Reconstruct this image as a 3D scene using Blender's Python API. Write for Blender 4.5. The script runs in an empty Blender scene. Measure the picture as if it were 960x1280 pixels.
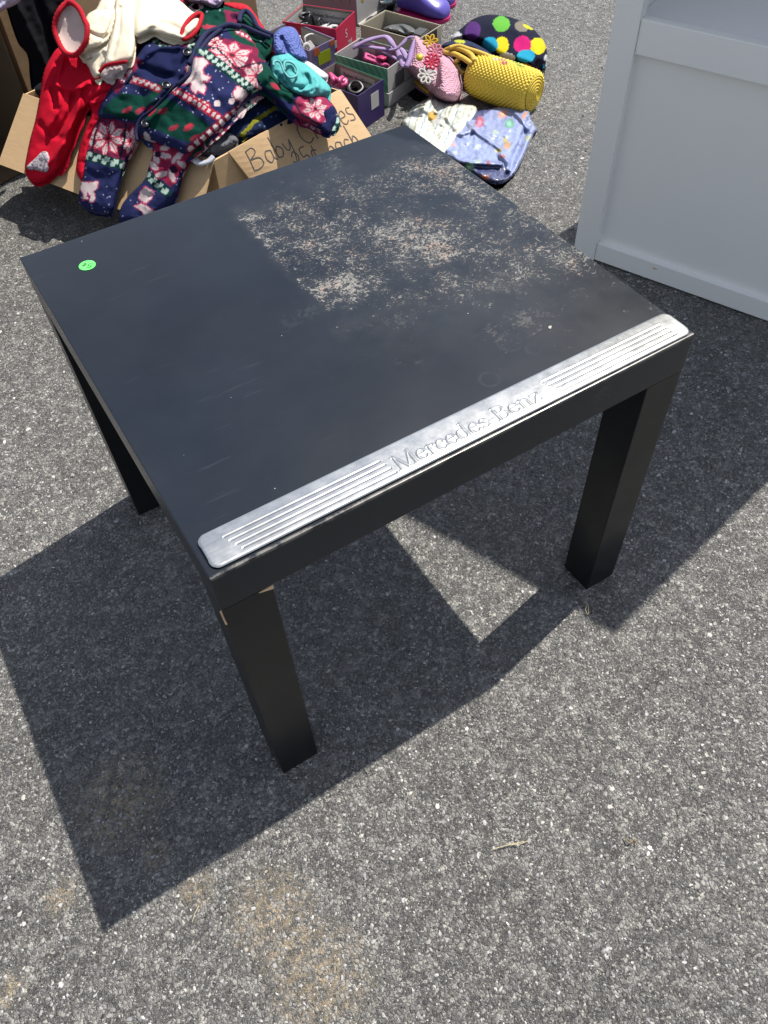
import bpy, bmesh, math, random
import numpy as np
from mathutils import Vector, Matrix
from mathutils.geometry import delaunay_2d_cdt
random.seed(7); RNG = np.random.default_rng(7)
SC = bpy.context.scene
COL = SC.collection

# ------------------------------------------------------------------ camera data (solved from the 55 cm table)
CAM_F = 998.4735
CAM_C = np.array([-0.3286442, -0.6692882, 0.9982466])
CAM_R = np.array([[0.84647074, -0.53116822, -0.03670985],
                  [-0.43766999, -0.65489325, -0.61608426],
                  [0.30320335, 0.53756409, -0.78682436]])
CAM_R[1] -= CAM_R[0] * (CAM_R[0] @ CAM_R[1]); CAM_R[1] /= np.linalg.norm(CAM_R[1])
CAM_R[2] = np.cross(CAM_R[0], CAM_R[1])


def ray(px, py):
    return CAM_R.T @ np.array([(px - 480) / CAM_F, (py - 640) / CAM_F, 1.0])


def at(px, py, z=0.0):
    """world point at height z that the photograph shows at (px, py)"""
    d = ray(px, py)
    return Vector(CAM_C + d * (z - CAM_C[2]) / d[2])


# ------------------------------------------------------------------ helpers: tagging, linking
def tag(o, label=None, cat=None, group=None, kind=None):
    if label: o['label'] = label
    if cat: o['category'] = cat
    if group: o['group'] = group
    if kind: o['kind'] = kind
    return o


def thing(name, label, cat, loc=(0, 0, 0), rz=0.0, group=None):
    o = bpy.data.objects.new(name, None)
    COL.objects.link(o)
    o.empty_display_size = 0.05
    o.location = loc
    o.rotation_euler = (0, 0, rz)
    return tag(o, label, cat, group)


def link(name, me, mat, parent=None, smooth=False):
    o = bpy.data.objects.new(name, me)
    COL.objects.link(o)
    if mat is not None:
        me.materials.append(mat)
    if smooth:
        me.polygons.foreach_set('use_smooth', [True] * len(me.polygons))
    if parent is not None:
        o.parent = parent
        # geometry is written in world space for parents at world origin transform
        o.matrix_parent_inverse = Matrix.Translation(parent.location).inverted() if parent.rotation_euler.z == 0 else \
            (Matrix.Translation(parent.location) @ Matrix.Rotation(parent.rotation_euler.z, 4, 'Z')).inverted()
        if parent.parent is not None:
            pp = parent.parent
            o.matrix_parent_inverse = Matrix.Identity(4)
    return o


def obj(name, bm, mat, parent=None, smooth=False):
    me = bpy.data.meshes.new(name)
    bm.normal_update()
    bm.to_mesh(me)
    bm.free()
    return link(name, me, mat, parent, smooth)


def bx(bm, lo, hi, M=None, bevel=0.0, seg=2):
    r = bmesh.ops.create_cube(bm, size=1)
    vs = r['verts']
    s = [hi[i] - lo[i] for i in range(3)]
    c = [(hi[i] + lo[i]) / 2 for i in range(3)]
    for v in vs:
        v.co = Vector((v.co.x * s[0] + c[0], v.co.y * s[1] + c[1], v.co.z * s[2] + c[2]))
    if bevel:
        es = list({e for v in vs for e in v.link_edges})
        r2 = bmesh.ops.bevel(bm, geom=es, offset=bevel, segments=seg, affect='EDGES', profile=0.6)
        vs = list({v for f in r2['faces'] for v in f.verts} | {v for v in vs if v.is_valid})
    if M is not None:
        for v in vs:
            v.co = M @ v.co
    return vs


def prism(bm, quad_a, quad_b):
    """closed solid between two loops of the same length"""
    a = [bm.verts.new(p) for p in quad_a]
    b = [bm.verts.new(p) for p in quad_b]
    n = len(a)
    bm.faces.new(a[::-1]); bm.faces.new(b)
    for i in range(n):
        j = (i + 1) % n
        bm.faces.new((a[i], a[j], b[j], b[i]))


def catmull(pts, n=8, closed=False):
    P = [Vector(p) for p in pts]
    out = []
    N = len(P)
    rng = N if closed else N - 1
    for i in range(rng):
        if closed:
            p0, p1, p2, p3 = P[(i - 1) % N], P[i], P[(i + 1) % N], P[(i + 2) % N]
        else:
            p0, p1, p2, p3 = P[max(i - 1, 0)], P[i], P[i + 1], P[min(i + 2, N - 1)]
        for k in range(n):
            t = k / n
            out.append(0.5 * ((2 * p1) + (p2 - p0) * t + (2 * p0 - 5 * p1 + 4 * p2 - p3) * t * t
                              + (3 * p1 - p0 - 3 * p2 + p3) * t ** 3))
    if not closed:
        out.append(P[-1])
    return out


def tube(bm, pts, r, seg=8, closed=False, flat=1.0, up=(0, 0, 1), rfun=None):
    """tube along pts; flat < 1 squashes it along its 'up' side (straps, ribbons)"""
    P = [Vector(p) for p in pts]
    N = len(P)
    rings = []
    upv = Vector(up)
    for i, p in enumerate(P):
        a = P[(i - 1) % N] if (closed or i > 0) else P[i]
        b = P[(i + 1) % N] if (closed or i < N - 1) else P[i]
        t = (b - a).normalized()
        s = t.cross(upv)
        if s.length < 1e-4:
            s = t.cross(Vector((1, 0, 0)))
        s.normalize()
        n = s.cross(t).normalized()
        rr = rfun(i / max(N - 1, 1)) * r if rfun else r
        rings.append([bm.verts.new(p + s * (math.cos(q) * rr) + n * (math.sin(q) * rr * flat))
                      for q in [2 * math.pi * k / seg for k in range(seg)]])
    m = N if closed else N - 1
    for i in range(m):
        A, B = rings[i], rings[(i + 1) % N]
        for k in range(seg):
            bm.faces.new((A[k], A[(k + 1) % seg], B[(k + 1) % seg], B[k]))
    if not closed:
        bm.faces.new(rings[0][::-1]); bm.faces.new(rings[-1])


def srgb(r, g, b):
    f = lambda c: (c / 255) / 12.92 if c / 255 <= 0.04045 else ((c / 255 + 0.055) / 1.055) ** 2.4
    return np.array([f(r), f(g), f(b)])


# ------------------------------------------------------------------ materials
class NT:
    def __init__(self, name):
        self.m = bpy.data.materials.new(name)
        self.m.use_nodes = True
        self.t = self.m.node_tree
        self.b = self.t.nodes['Principled BSDF']
        self._co = None

    def n(self, typ, **kw):
        nd = self.t.nodes.new(typ)
        for k, v in kw.items():
            if k.startswith('i_'):
                key = k[2:].replace('_', ' ')
                nd.inputs[key].default_value = v
            else:
                setattr(nd, k, v)
        return nd

    def l(self, a, b):
        self.t.links.new(a, b)

    def co(self):
        if self._co is None:
            self._co = self.n('ShaderNodeTexCoord').outputs['Object']
        return self._co

    def noise(self, scale, detail=4, rough=0.6, vec=None, dist=0.0):
        nd = self.n('ShaderNodeTexNoise')
        nd.inputs['Scale'].default_value = scale
        nd.inputs['Detail'].default_value = detail
        nd.inputs['Roughness'].default_value = rough
        nd.inputs['Distortion'].default_value = dist
        self.l(vec or self.co(), nd.inputs['Vector'])
        return nd.outputs['Fac']

    def vor(self, scale, out='Distance', feature='F1', vec=None, rnd=1.0):
        nd = self.n('ShaderNodeTexVoronoi', feature=feature)
        nd.inputs['Scale'].default_value = scale
        nd.inputs['Randomness'].default_value = rnd
        self.l(vec or self.co(), nd.inputs['Vector'])
        return nd.outputs[out]

    def ramp(self, fac, stops):
        nd = self.n('ShaderNodeValToRGB')
        el = nd.color_ramp.elements
        while len(el) < len(stops):
            el.new(0.5)
        for e, (p, c) in zip(el, stops):
            e.position = p
            e.color = (c, c, c, 1) if isinstance(c, (int, float)) else (*c[:3], 1)
        self.l(fac, nd.inputs['Fac'])
        return nd.outputs['Color']

    def math(self, op, a, b=None, clamp=False):
        nd = self.n('ShaderNodeMath', operation=op, use_clamp=clamp)
        for i, v in enumerate((a, b)):
            if v is None: continue
            if isinstance(v, (int, float)): nd.inputs[i].default_value = v
            else: self.l(v, nd.inputs[i])
        return nd.outputs[0]

    def mix(self, fac, a, b, blend='MIX'):
        nd = self.n('ShaderNodeMix', data_type='RGBA', blend_type=blend)
        for s, v in ((nd.inputs[0], fac), (nd.inputs[6], a), (nd.inputs[7], b)):
            if isinstance(v, (int, float)): s.default_value = v if s == nd.inputs[0] else (v, v, v, 1)
            elif isinstance(v, (tuple, list, np.ndarray)): s.default_value = (*[float(q) for q in v[:3]], 1)
            else: self.l(v, s)
        return nd.outputs[2]

    def bump(self, h, strength=0.5, dist=0.001, prev=None):
        nd = self.n('ShaderNodeBump')
        nd.inputs['Strength'].default_value = strength
        nd.inputs['Distance'].default_value = dist
        self.l(h, nd.inputs['Height'])
        if prev is not None: self.l(prev, nd.inputs['Normal'])
        self.l(nd.outputs[0], self.b.inputs['Normal'])
        return nd.outputs[0]

    def set(self, **kw):
        names = dict(color='Base Color', rough='Roughness', metal='Metallic', spec='Specular IOR Level',
                     coat='Coat Weight', coat_rough='Coat Roughness', sheen='Sheen Weight', aniso='Anisotropic')
        for k, v in kw.items():
            s = self.b.inputs[names[k]]
            if isinstance(v, (int, float)): s.default_value = v
            elif isinstance(v, (tuple, list, np.ndarray)): s.default_value = (*[float(q) for q in v[:3]], 1)
            else: self.l(v, s)
        return self


def plain(name, rgb, rough=0.6, spec=0.4, vary=0.15, vscale=30, bscale=0, bstr=0.3, bdist=0.001, **kw):
    """paint, card, plastic, cloth: a colour with slow unevenness and a fine surface"""
    t = NT(name)
    rgb = np.array(rgb)
    f = t.noise(vscale, 5, 0.65)
    t.set(color=t.mix(f, tuple(rgb * (1 - vary)), tuple(np.minimum(rgb * (1 + vary), 1))), rough=rough, spec=spec, **kw)
    if bscale:
        t.bump(t.noise(bscale, 3, 0.7), bstr, bdist)
    return t.m


def vcol(name, rough=0.85, spec=0.2, bscale=420, bstr=0.6, bdist=0.002, sheen=0.0, knit=None, **kw):
    """cloth whose printed pattern is stored per vertex, with a pile or knit surface"""
    t = NT(name)
    a = t.n('ShaderNodeVertexColor', layer_name='Col')
    f = t.noise(160, 4, 0.7)
    c = t.mix(1.0, a.outputs['Color'], t.ramp(f, [(0.25, 0.86), (0.75, 1.06)]), 'MULTIPLY')
    t.set(color=c, rough=rough, spec=spec, sheen=sheen, **kw)
    nb = t.bump(t.noise(bscale, 3, 0.7), bstr, bdist)
    if knit:
        t.bump(t.vor(knit, rnd=0.35), 1.0, 0.005, prev=nb)
    return t.m


# ---- asphalt
def mat_asphalt():
    t = NT('asphalt')
    co = t.co()
    wob = t.n('ShaderNodeVectorMath', operation='ADD')
    nz = t.n('ShaderNodeTexNoise'); nz.inputs['Scale'].default_value = 260; nz.inputs['Detail'].default_value = 4
    t.l(co, nz.inputs['Vector'])
    sc = t.n('ShaderNodeVectorMath', operation='SCALE'); sc.inputs['Scale'].default_value = 0.005
    t.l(nz.outputs['Color'], sc.inputs[0]); t.l(co, wob.inputs[0]); t.l(sc.outputs[0], wob.inputs[1])
    w = wob.outputs[0]
    v1 = t.n('ShaderNodeTexVoronoi'); v1.inputs['Scale'].default_value = 210
    v2 = t.n('ShaderNodeTexVoronoi'); v2.inputs['Scale'].default_value = 470
    for v in (v1, v2): t.l(w, v.inputs['Vector'])
    sep = t.n('ShaderNodeSeparateColor'); t.l(v1.outputs['Color'], sep.inputs[0])
    sep2 = t.n('ShaderNodeSeparateColor'); t.l(v2.outputs['Color'], sep2.inputs[0])
    ed = t.n('ShaderNodeTexVoronoi', feature='DISTANCE_TO_EDGE'); ed.inputs['Scale'].default_value = 210; t.l(w, ed.inputs['Vector'])
    ed2 = t.n('ShaderNodeTexVoronoi', feature='DISTANCE_TO_EDGE'); ed2.inputs['Scale'].default_value = 470; t.l(w, ed2.inputs['Vector'])
    stone = t.ramp(sep.outputs[0], [(0.0, (.100, .099, .096)), (0.40, (.185, .181, .173)), (0.80, (.270, .264, .249)),
                                    (0.94, (.32, .312, .29)), (1.0, (.42, .405, .37))])
    fine = t.ramp(sep2.outputs[1], [(0, (.080, .079, .078)), (.6, (.175, .172, .165)), (.9, (.27, .265, .25)), (1, (.52, .50, .46))])
    which = t.math('GREATER_THAN', t.math('ADD', t.noise(45, 3, .6), t.math('MULTIPLY', sep.outputs[2], .12)), .56)
    c = t.mix(which, fine, stone)
    gap = t.mix(which, t.ramp(ed2.outputs['Distance'], [(.0, .45), (.12, 1.)]), t.ramp(ed.outputs['Distance'], [(.0, .35), (.08, 1.)]))
    c = t.mix(gap, (.040, .040, .041), c)
    pits = t.ramp(t.noise(120, 4, .7), [(.30, 0.), (.38, 1.)])
    c = t.mix(pits, (.042, .042, .043), c)
    # crumbs wear: bigger patches of paler, dustier surface, and a little brown earth
    big = t.noise(1.7, 5, 0.6)
    c = t.mix(1.0, c, t.ramp(big, [(0.3, 0.86), (0.7, 1.16)]), 'MULTIPLY')
    mid = t.noise(11, 4, 0.65)
    c = t.mix(1.0, c, t.ramp(mid, [(0.3, 0.88), (0.7, 1.12)]), 'MULTIPLY')
    # sandy stains near the camera
    sx = t.n('ShaderNodeSeparateXYZ'); t.l(co, sx.inputs[0])

    def blob(p, r):
        d = t.n('ShaderNodeVectorMath', operation='DISTANCE'); t.l(co, d.inputs[0]); d.inputs[1].default_value = (p[0], p[1], 0)
        return t.math('SUBTRACT', 1.0, t.math('DIVIDE', d.outputs['Value'], r), clamp=True)
    spots = [(340, 1140, .060), (400, 1225, .070), (75, 1122, .026), (246, 1112, .026), (150, 1000, .07), (12, 1238, .024), (195, 1068, .022), (365, 1180, .05)]
    acc = None
    for (px, py, r) in spots:
        b = blob(at(px, py, 0), r)
        acc = b if acc is None else t.math('MAXIMUM', acc, b)
    sn = t.noise(95, 5, 0.75)
    sm = t.math('MULTIPLY', acc, t.ramp(sn, [(0.47, 0.0), (0.56, 1.0)]))
    smf = t.math('MULTIPLY', sm, 1.0, clamp=True)
    c = t.mix(smf, c, (.46, .37, .25))
    c = t.mix(t.math('MULTIPLY', acc, 0.28), c, (.20, .165, .12))
    t.set(color=c, spec=0.5)
    t.set(rough=t.ramp(sep2.outputs[0], [(0, .24), (1, .60)]))
    hA = t.math('MULTIPLY', t.ramp(ed.outputs['Distance'], [(0., 0.), (.30, 1.)]), .6)
    hB = t.math('MULTIPLY', t.ramp(ed2.outputs['Distance'], [(0., 0.), (.34, 1.)]), .55)
    h = t.math('ADD', t.mix(which, hB, hA), t.math('MULTIPLY', sep.outputs[2], 0.7))
    h = t.math('ADD', h, t.math('MULTIPLY', sep2.outputs[2], 0.35))
    h = t.math('ADD', h, t.math('MULTIPLY', t.noise(650, 3, .75), 0.6))
    h = t.math('ADD', h, t.math('MULTIPLY', t.noise(120, 4, .65), 2.0))
    h = t.math('ADD', h, t.math('MULTIPLY', pits, .6))
    t.bump(h, 1.0, 0.0036)
    return t.m


# ---- worn black table top: dust and a patch of pale residue where a cover was peeled off
A_TOP = .275


def mat_tabletop():
    t = NT('black_lacquer_worn_top')
    co = t.co()
    sx = t.n('ShaderNodeSeparateXYZ'); t.l(co, sx.inputs[0])
    X, Y, Z = sx.outputs

    def line(a, b, soft, wob=.07):
        """0..1 ramp crossing the line a->b (positive on its left side); a,b photo points on the top"""
        A, B = at(*a, .45), at(*b, .45)
        d = (B - A).normalized(); n = Vector((-d.y, d.x))
        s = t.math('ADD', t.math('MULTIPLY', X, n.x), t.math('MULTIPLY', Y, n.y))
        s = t.math('SUBTRACT', s, n.x * A.x + n.y * A.y)
        s = t.math('ADD', s, t.math('MULTIPLY', t.math('SUBTRACT', t.noise(21, 5, .65), .5), wob))
        return t.math('ADD', t.math('DIVIDE', s, soft), 0.5, clamp=True)
    # patch bounds, going round with the inside on the left
    inside = line((262, 240), (395, 385), .014, .036)
    back = line((505, 190), (275, 262), .07)
    frontb = line((395, 425), (755, 385), .13)
    patch = t.math('MULTIPLY', t.math('MULTIPLY', inside, back), frontb)
    fine = t.noise(190, 7, 0.78, dist=1.2)
    clump = t.noise(19, 6, 0.66)
    wide = t.noise(8, 3, 0.5)
    dens = t.math('ADD', t.math('MULTIPLY', clump, 0.36), t.math('MULTIPLY', fine, 0.80))
    dens = t.math('ADD', dens, t.math('MULTIPLY', wide, 0.14))
    dens = t.math('SUBTRACT', dens, t.math('MULTIPLY', t.math('SUBTRACT', 1.0, patch), 0.22))
    fl = t.ramp(dens, [(0.698, 0.0), (0.728, 1.0)])
    # thin outlying traces
    halo = t.math('MULTIPLY', t.ramp(t.math('ADD', t.math('MULTIPLY', t.noise(17, 4, .6), .55), t.math('MULTIPLY', t.noise(230, 5, .75), .5)),
                                     [(0.60, 0.0), (0.66, 1.0)]), line((205, 300), (700, 480), .25))
    halo = t.math('MULTIPLY', halo, line((250, 200), (390, 480), .12))
    fl2 = t.math('MAXIMUM', fl, t.math('MULTIPLY', halo, 0.22))
    tint = t.mix(t.ramp(t.noise(30, 3, .6), [(.52, 0.0), (.66, 1.0)]), (.160, .157, .150), (.215, .165, .140))
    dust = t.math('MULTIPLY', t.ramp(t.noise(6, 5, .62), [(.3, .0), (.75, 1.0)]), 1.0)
    base = t.mix(dust, (.0035, .0056, .0098), (.0085, .0122, .0190))  # blue in base and dust tones imitates the sky's sheen on black lacquer
    haze = t.math('MULTIPLY', patch, t.ramp(clump, [(.35, 0.0), (.7, .32)]))
    base = t.mix(haze, base, (.055, .058, .06))
    # tiny white specks of lint everywhere
    v = t.n('ShaderNodeTexVoronoi'); v.inputs['Scale'].default_value = 55
    t.l(co, v.inputs['Vector'])
    sep = t.n('ShaderNodeSeparateColor'); t.l(v.outputs['Color'], sep.inputs[0])
    lint = t.math('MULTIPLY', t.math('LESS_THAN', v.outputs['Distance'], 0.035), t.math('GREATER_THAN', sep.outputs[0], 0.80))
    base = t.mix(t.math('MULTIPLY', lint, .6), base, (.42, .42, .42))
    c = t.mix(fl2, base, tint)
    # rub marks, long and faint
    mp = t.n('ShaderNodeMapping'); mp.inputs['Scale'].default_value = (3, 45, 1); mp.inputs['Rotation'].default_value = (0, 0, 0.5)
    t.l(co, mp.inputs['Vector'])
    scr = t.math('MULTIPLY', t.ramp(t.noise(3, 4, .7, vec=mp.outputs[0]), [(.62, 0.0), (.8, .35)]), t.ramp(t.noise(4, 2), [(.45, 0.), (.6, 1.)]))
    c = t.mix(scr, c, (.06, .065, .07))
    rings = None
    for (px_, py_, r_) in ((637, 428, .013), (667, 436, .008), (612, 474, .010), (655, 418, .006)):
        d = t.n('ShaderNodeVectorMath', operation='DISTANCE'); t.l(co, d.inputs[0]); p_ = at(px_, py_, .45); d.inputs[1].default_value = tuple(p_)
        q_ = t.math('SUBTRACT', 1.0, t.math('DIVIDE', t.math('ABSOLUTE', t.math('SUBTRACT', d.outputs['Value'], r_)), .0022), clamp=True)
        rings = q_ if rings is None else t.math('MAXIMUM', rings, q_)
    c = t.mix(t.math('MULTIPLY', t.math('MULTIPLY', rings, t.ramp(t.noise(70, 3), [(.4, 0.), (.6, 1.)])), .22), c, (.05, .053, .055))
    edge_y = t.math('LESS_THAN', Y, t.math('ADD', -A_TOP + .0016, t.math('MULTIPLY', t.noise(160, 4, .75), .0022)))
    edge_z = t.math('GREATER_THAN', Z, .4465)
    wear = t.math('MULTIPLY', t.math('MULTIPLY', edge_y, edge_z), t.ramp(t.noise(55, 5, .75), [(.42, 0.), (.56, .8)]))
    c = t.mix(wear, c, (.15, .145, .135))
    side_sc = t.math('MULTIPLY', t.math('MULTIPLY', t.math('LESS_THAN', Z, .4485), t.ramp(t.math('ADD', X, .5), [(.60, 0.), (.78, 1.)])), t.ramp(t.noise(130, 5, .8, dist=2.0), [(.60, 0.), (.68, .7)]))
    c = t.mix(side_sc, c, (.12, .115, .105))
    rough = t.mix(fl2, t.ramp(t.noise(5, 4, .6), [(.3, .26), (.7, .36)]), .8)
    t.set(color=c, rough=rough, spec=0.42)
    h = t.math('ADD', fl2, t.math('MULTIPLY', t.noise(7, 2), .0))
    t.bump(h, 0.5, 0.0006)
    return t.m


def mat_black():
    t = NT('black_lacquer')
    c = t.mix(t.ramp(t.noise(8, 5, .6), [(.4, 0.), (.8, 1.)]), (.0045, .005, .006), (.009, .0095, .0105))
    sc_ = t.math('MULTIPLY', t.ramp(t.noise(260, 4, .8, dist=1.0), [(.64, 0.), (.72, 1.)]), t.ramp(t.noise(9, 3), [(.52, 0.), (.7, 1.)]))
    c = t.mix(t.math('MULTIPLY', sc_, .35), c, (.12, .115, .11))
    t.set(color=c, rough=t.ramp(t.noise(14, 4), [(.3, .30), (.7, .42)]), spec=0.35)
    t.bump(t.noise(120, 3), .08, .0005)
    return t.m


def mat_alu():
    t = NT('brushed_aluminium')
    a = t.n('ShaderNodeVertexColor', layer_name='Col')
    mp = t.n('ShaderNodeMapping'); mp.inputs['Scale'].default_value = (4, 900, 900)
    t.l(t.co(), mp.inputs['Vector'])
    br = t.noise(1.0, 4, .7, vec=mp.outputs[0])
    grime = t.ramp(t.noise(40, 6, .7), [(.35, .82), (.65, 1.0)])
    c = t.mix(1.0, t.ramp(br, [(.3, (.44, .455, .46)), (.7, (.58, .59, .585))]), grime, 'MULTIPLY')
    c = t.mix(1.0, c, a.outputs['Color'], 'MULTIPLY')
    specks = t.ramp(t.noise(600, 3, .8), [(.60, 0.), (.70, 1.)])
    c = t.mix(t.math('MULTIPLY', specks, .35), c, (.30, .27, .23))
    t.set(color=c, metal=0.88, rough=t.ramp(t.noise(60, 5, .7), [(.3, .24), (.7, .36)]))
    t.bump(br, .12, .0003)
    return t.m


def mat_card(name='corrugated_card', rgb=(.43, .295, .165)):
    t = NT(name)
    rgb = np.array(rgb)
    mp = t.n('ShaderNodeMapping'); mp.inputs['Scale'].default_value = (1, 1, 14)
    t.l(t.co(), mp.inputs['Vector'])
    f = t.noise(22, 5, .65, vec=mp.outputs[0])
    c = t.mix(f, tuple(rgb * .82), tuple(rgb * 1.14))
    c = t.mix(t.math('MULTIPLY', t.ramp(t.noise(500, 2, .8), [(.6, 0.), (.75, 1.)]), .4), c, tuple(rgb * .55))
    t.set(color=c, rough=.78, spec=.25)
    t.bump(t.noise(30, 4, .6), .25, .003)
    return t.m


M = {}
M['asphalt'] = mat_asphalt()
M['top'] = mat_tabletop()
M['black'] = mat_black()
M['alu'] = mat_alu()
M['card'] = mat_card()
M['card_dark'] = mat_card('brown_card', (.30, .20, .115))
M['cab'] = plain('light_grey_paint', (.80, .80, .775), .38, .45, .05, 4, 90, .06, .0006)
M['shelf'] = plain('white_shelf_board', (.80, .81, .82), .30, .5, .05, 5, 60, .05, .0006)
M['wood'] = plain('bare_wood_chip', (.55, .38, .24), .8, .2, .2, 200)

# ------------------------------------------------------------------ world, sun, camera
SUN_AZ = math.atan2(0.04911211, 0.25882676)        # direction towards the sun
SUN_EL = math.radians(59.65)
w = bpy.data.worlds.new('World'); SC.world = w; w.use_nodes = True
wt = w.node_tree
sky = wt.nodes.new('ShaderNodeTexSky'); sky.sky_type = 'NISHITA'; sky.sun_disc = False
sky.sun_elevation = SUN_EL
sky.sun_rotation = math.radians(90) - SUN_AZ       # the node measures from +Y, clockwise
sky.air_density = 1.0; sky.dust_density = 1.2; sky.ozone_density = 1.2
bg = wt.nodes['Background']; bg.inputs['Strength'].default_value = 0.10
# bright broken cloud over the blue
tc = wt.nodes.new('ShaderNodeTexCoord')
cn = wt.nodes.new('ShaderNodeTexNoise'); cn.inputs['Scale'].default_value = 1.7; cn.inputs['Detail'].default_value = 6; cn.inputs['Roughness'].default_value = .55
mpw = wt.nodes.new('ShaderNodeMapping'); mpw.inputs['Scale'].default_value = (1, 1, 2.2); mpw.inputs['Location'].default_value = (3.1, 1.4, .7)
wt.links.new(tc.outputs['Generated'], mpw.inputs['Vector']); wt.links.new(mpw.outputs[0], cn.inputs['Vector'])
cr = wt.nodes.new('ShaderNodeValToRGB'); cr.color_ramp.elements[0].position = .40; cr.color_ramp.elements[1].position = .66
wt.links.new(cn.outputs['Fac'], cr.inputs['Fac'])
mxw = wt.nodes.new('ShaderNodeMix'); mxw.data_type = 'RGBA'
wt.links.new(cr.outputs['Color'], mxw.inputs[0]); wt.links.new(sky.outputs[0], mxw.inputs[6]); mxw.inputs[7].default_value = (5.0, 4.9, 4.75, 1)
wt.links.new(mxw.outputs[2], bg.inputs['Color'])

sl = bpy.data.lights.new('sun', 'SUN'); sl.energy = 5.0; sl.angle = math.radians(0.55); sl.color = (1.0, .945, .86)
so = bpy.data.objects.new('sun', sl); COL.objects.link(so)
sd = Vector((math.cos(SUN_EL) * math.cos(SUN_AZ), math.cos(SUN_EL) * math.sin(SUN_AZ), math.sin(SUN_EL)))
so.rotation_euler = sd.to_track_quat('Z', 'Y').to_euler(); so.location = sd * 5

cd = bpy.data.cameras.new('camera'); co_ = bpy.data.objects.new('camera', cd); COL.objects.link(co_)
Rm = Matrix([list(CAM_R[0]), list(-CAM_R[1]), list(-CAM_R[2])]).transposed().to_4x4()
co_.matrix_world = Matrix.Translation(Vector(CAM_C)) @ Rm
cd.sensor_fit = 'VERTICAL'; cd.sensor_height = 36; cd.sensor_width = 27; cd.lens = CAM_F / 1280 * 36
cd.clip_start = 0.02; cd.clip_end = 500
SC.camera = co_
vs = SC.view_settings
vs.view_transform = 'Standard'; vs.look = 'None'; vs.gamma = 1; vs.use_curve_mapping = False; vs.exposure = 0.82

# ------------------------------------------------------------------ ground
def ground():
    bm = bmesh.new()
    S = 150
    vsx = [-S, -20, -4, 4, 20, S]
    grid = [[bm.verts.new((x, y, 0)) for x in vsx] for y in vsx]
    for j in range(5):
        for i in range(5):
            bm.faces.new((grid[j][i], grid[j][i + 1], grid[j + 1][i + 1], grid[j + 1][i]))
    o = obj('ground', bm, M['asphalt'])
    tag(o, 'grey worn asphalt of the parking lot with pale stones showing', 'ground', kind='structure')


ground()


def stones():
    """pale and dark stone chips set in the asphalt over the part of the lot that is seen close by"""
    g = np.random.default_rng(5)
    ico = bmesh.new(); bmesh.ops.create_icosphere(ico, subdivisions=1, radius=1.0)
    V0 = np.array([v.co[:] for v in ico.verts]); F0 = np.array([[v.index for v in f.verts] for f in ico.faces]); ico.free()
    pts = []
    N = 95000
    px = g.uniform(-30, 990, N); py = g.uniform(-10, 1300, N)
    D = (CAM_R.T @ np.stack([(px - 480) / CAM_F, (py - 640) / CAM_F, np.ones(N)])).T
    t = -CAM_C[2] / D[:, 2]
    P = CAM_C + D * t[:, None]
    # even spread over the ground: keep with the ratio of ground area per photo area, thinning with distance
    area = t ** 3
    keep = g.random(N) < np.minimum(1, (area / np.percentile(area, 60)) ** .60)
    P = P[keep]; n = len(P)
    shape = g.integers(0, 12, n)
    jit = 1 + g.uniform(-.50, .40, (12, len(V0), 1))
    S = V0[None] * jit
    r = .0011 + .0022 * g.random(n) ** 2.8
    r = r * np.clip(np.linalg.norm(P - CAM_C, axis=1) / 1.25, .92, 1.25)
    sc = np.stack([r * g.uniform(.8, 1.5, n), r * g.uniform(.6, 1.1, n), r * g.uniform(.45, .75, n)], 1)
    a = g.uniform(0, 2 * np.pi, n); tilt = g.normal(0, .28, n)
    V = S[shape] * sc[:, None, :]
    ct, st = np.cos(tilt)[:, None], np.sin(tilt)[:, None]
    y, z = V[:, :, 1] * ct - V[:, :, 2] * st, V[:, :, 1] * st + V[:, :, 2] * ct
    ca, sa = np.cos(a)[:, None], np.sin(a)[:, None]
    X = V[:, :, 0] * ca - y * sa; Y = V[:, :, 0] * sa + y * ca
    W = np.stack([X + P[:, :1], Y + P[:, 1:2], z + sc[:, 2:3] * g.uniform(-.75, .02, (n, 1))], 2)
    m = len(V0)
    F = (F0[None] + (np.arange(n) * m)[:, None, None]).reshape(-1, 3)
    me = bpy.data.meshes.new('asphalt_stones')
    me.vertices.add(n * m); me.vertices.foreach_set('co', W.reshape(-1))
    nf = len(F)
    me.loops.add(nf * 3); me.loops.foreach_set('vertex_index', F.reshape(-1).astype(np.int32))
    me.polygons.add(nf); me.polygons.foreach_set('loop_start', np.arange(nf, dtype=np.int32) * 3)
    try: me.polygons.foreach_set('loop_total', np.full(nf, 3, dtype=np.int32))
    except Exception: pass
    me.update(calc_edges=True); me.validate()
    me.polygons.foreach_set('use_smooth', [False] * len(me.polygons))
    q = g.random(n)
    lum = np.where(q < .50, g.uniform(.06, .13, n), np.where(q < .88, g.uniform(.13, .25, n), g.uniform(.25, .40, n)))
    warm = g.uniform(-.03, .07, n)
    C = np.stack([lum * (1 + warm), lum * (1 + warm * .4), lum * (1 - warm * 1.2), np.ones(n)], 1)
    C = np.repeat(C, m, axis=0)
    ca_ = me.color_attributes.new('Col', 'FLOAT_COLOR', 'POINT'); ca_.data.foreach_set('color', C.reshape(-1).astype(np.float32))
    t_ = NT('stone_chips'); at_ = t_.n('ShaderNodeVertexColor', layer_name='Col')
    t_.set(color=t_.mix(1.0, at_.outputs['Color'], t_.ramp(t_.noise(500, 3, .7), [(.3, .75), (.7, 1.1)]), 'MULTIPLY'), rough=.5, spec=.5)
    o = link('asphalt_stones', me, t_.m)
    tag(o, 'small pale and dark stone chips set in the asphalt', 'stones', kind='stuff')


stones()

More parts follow.
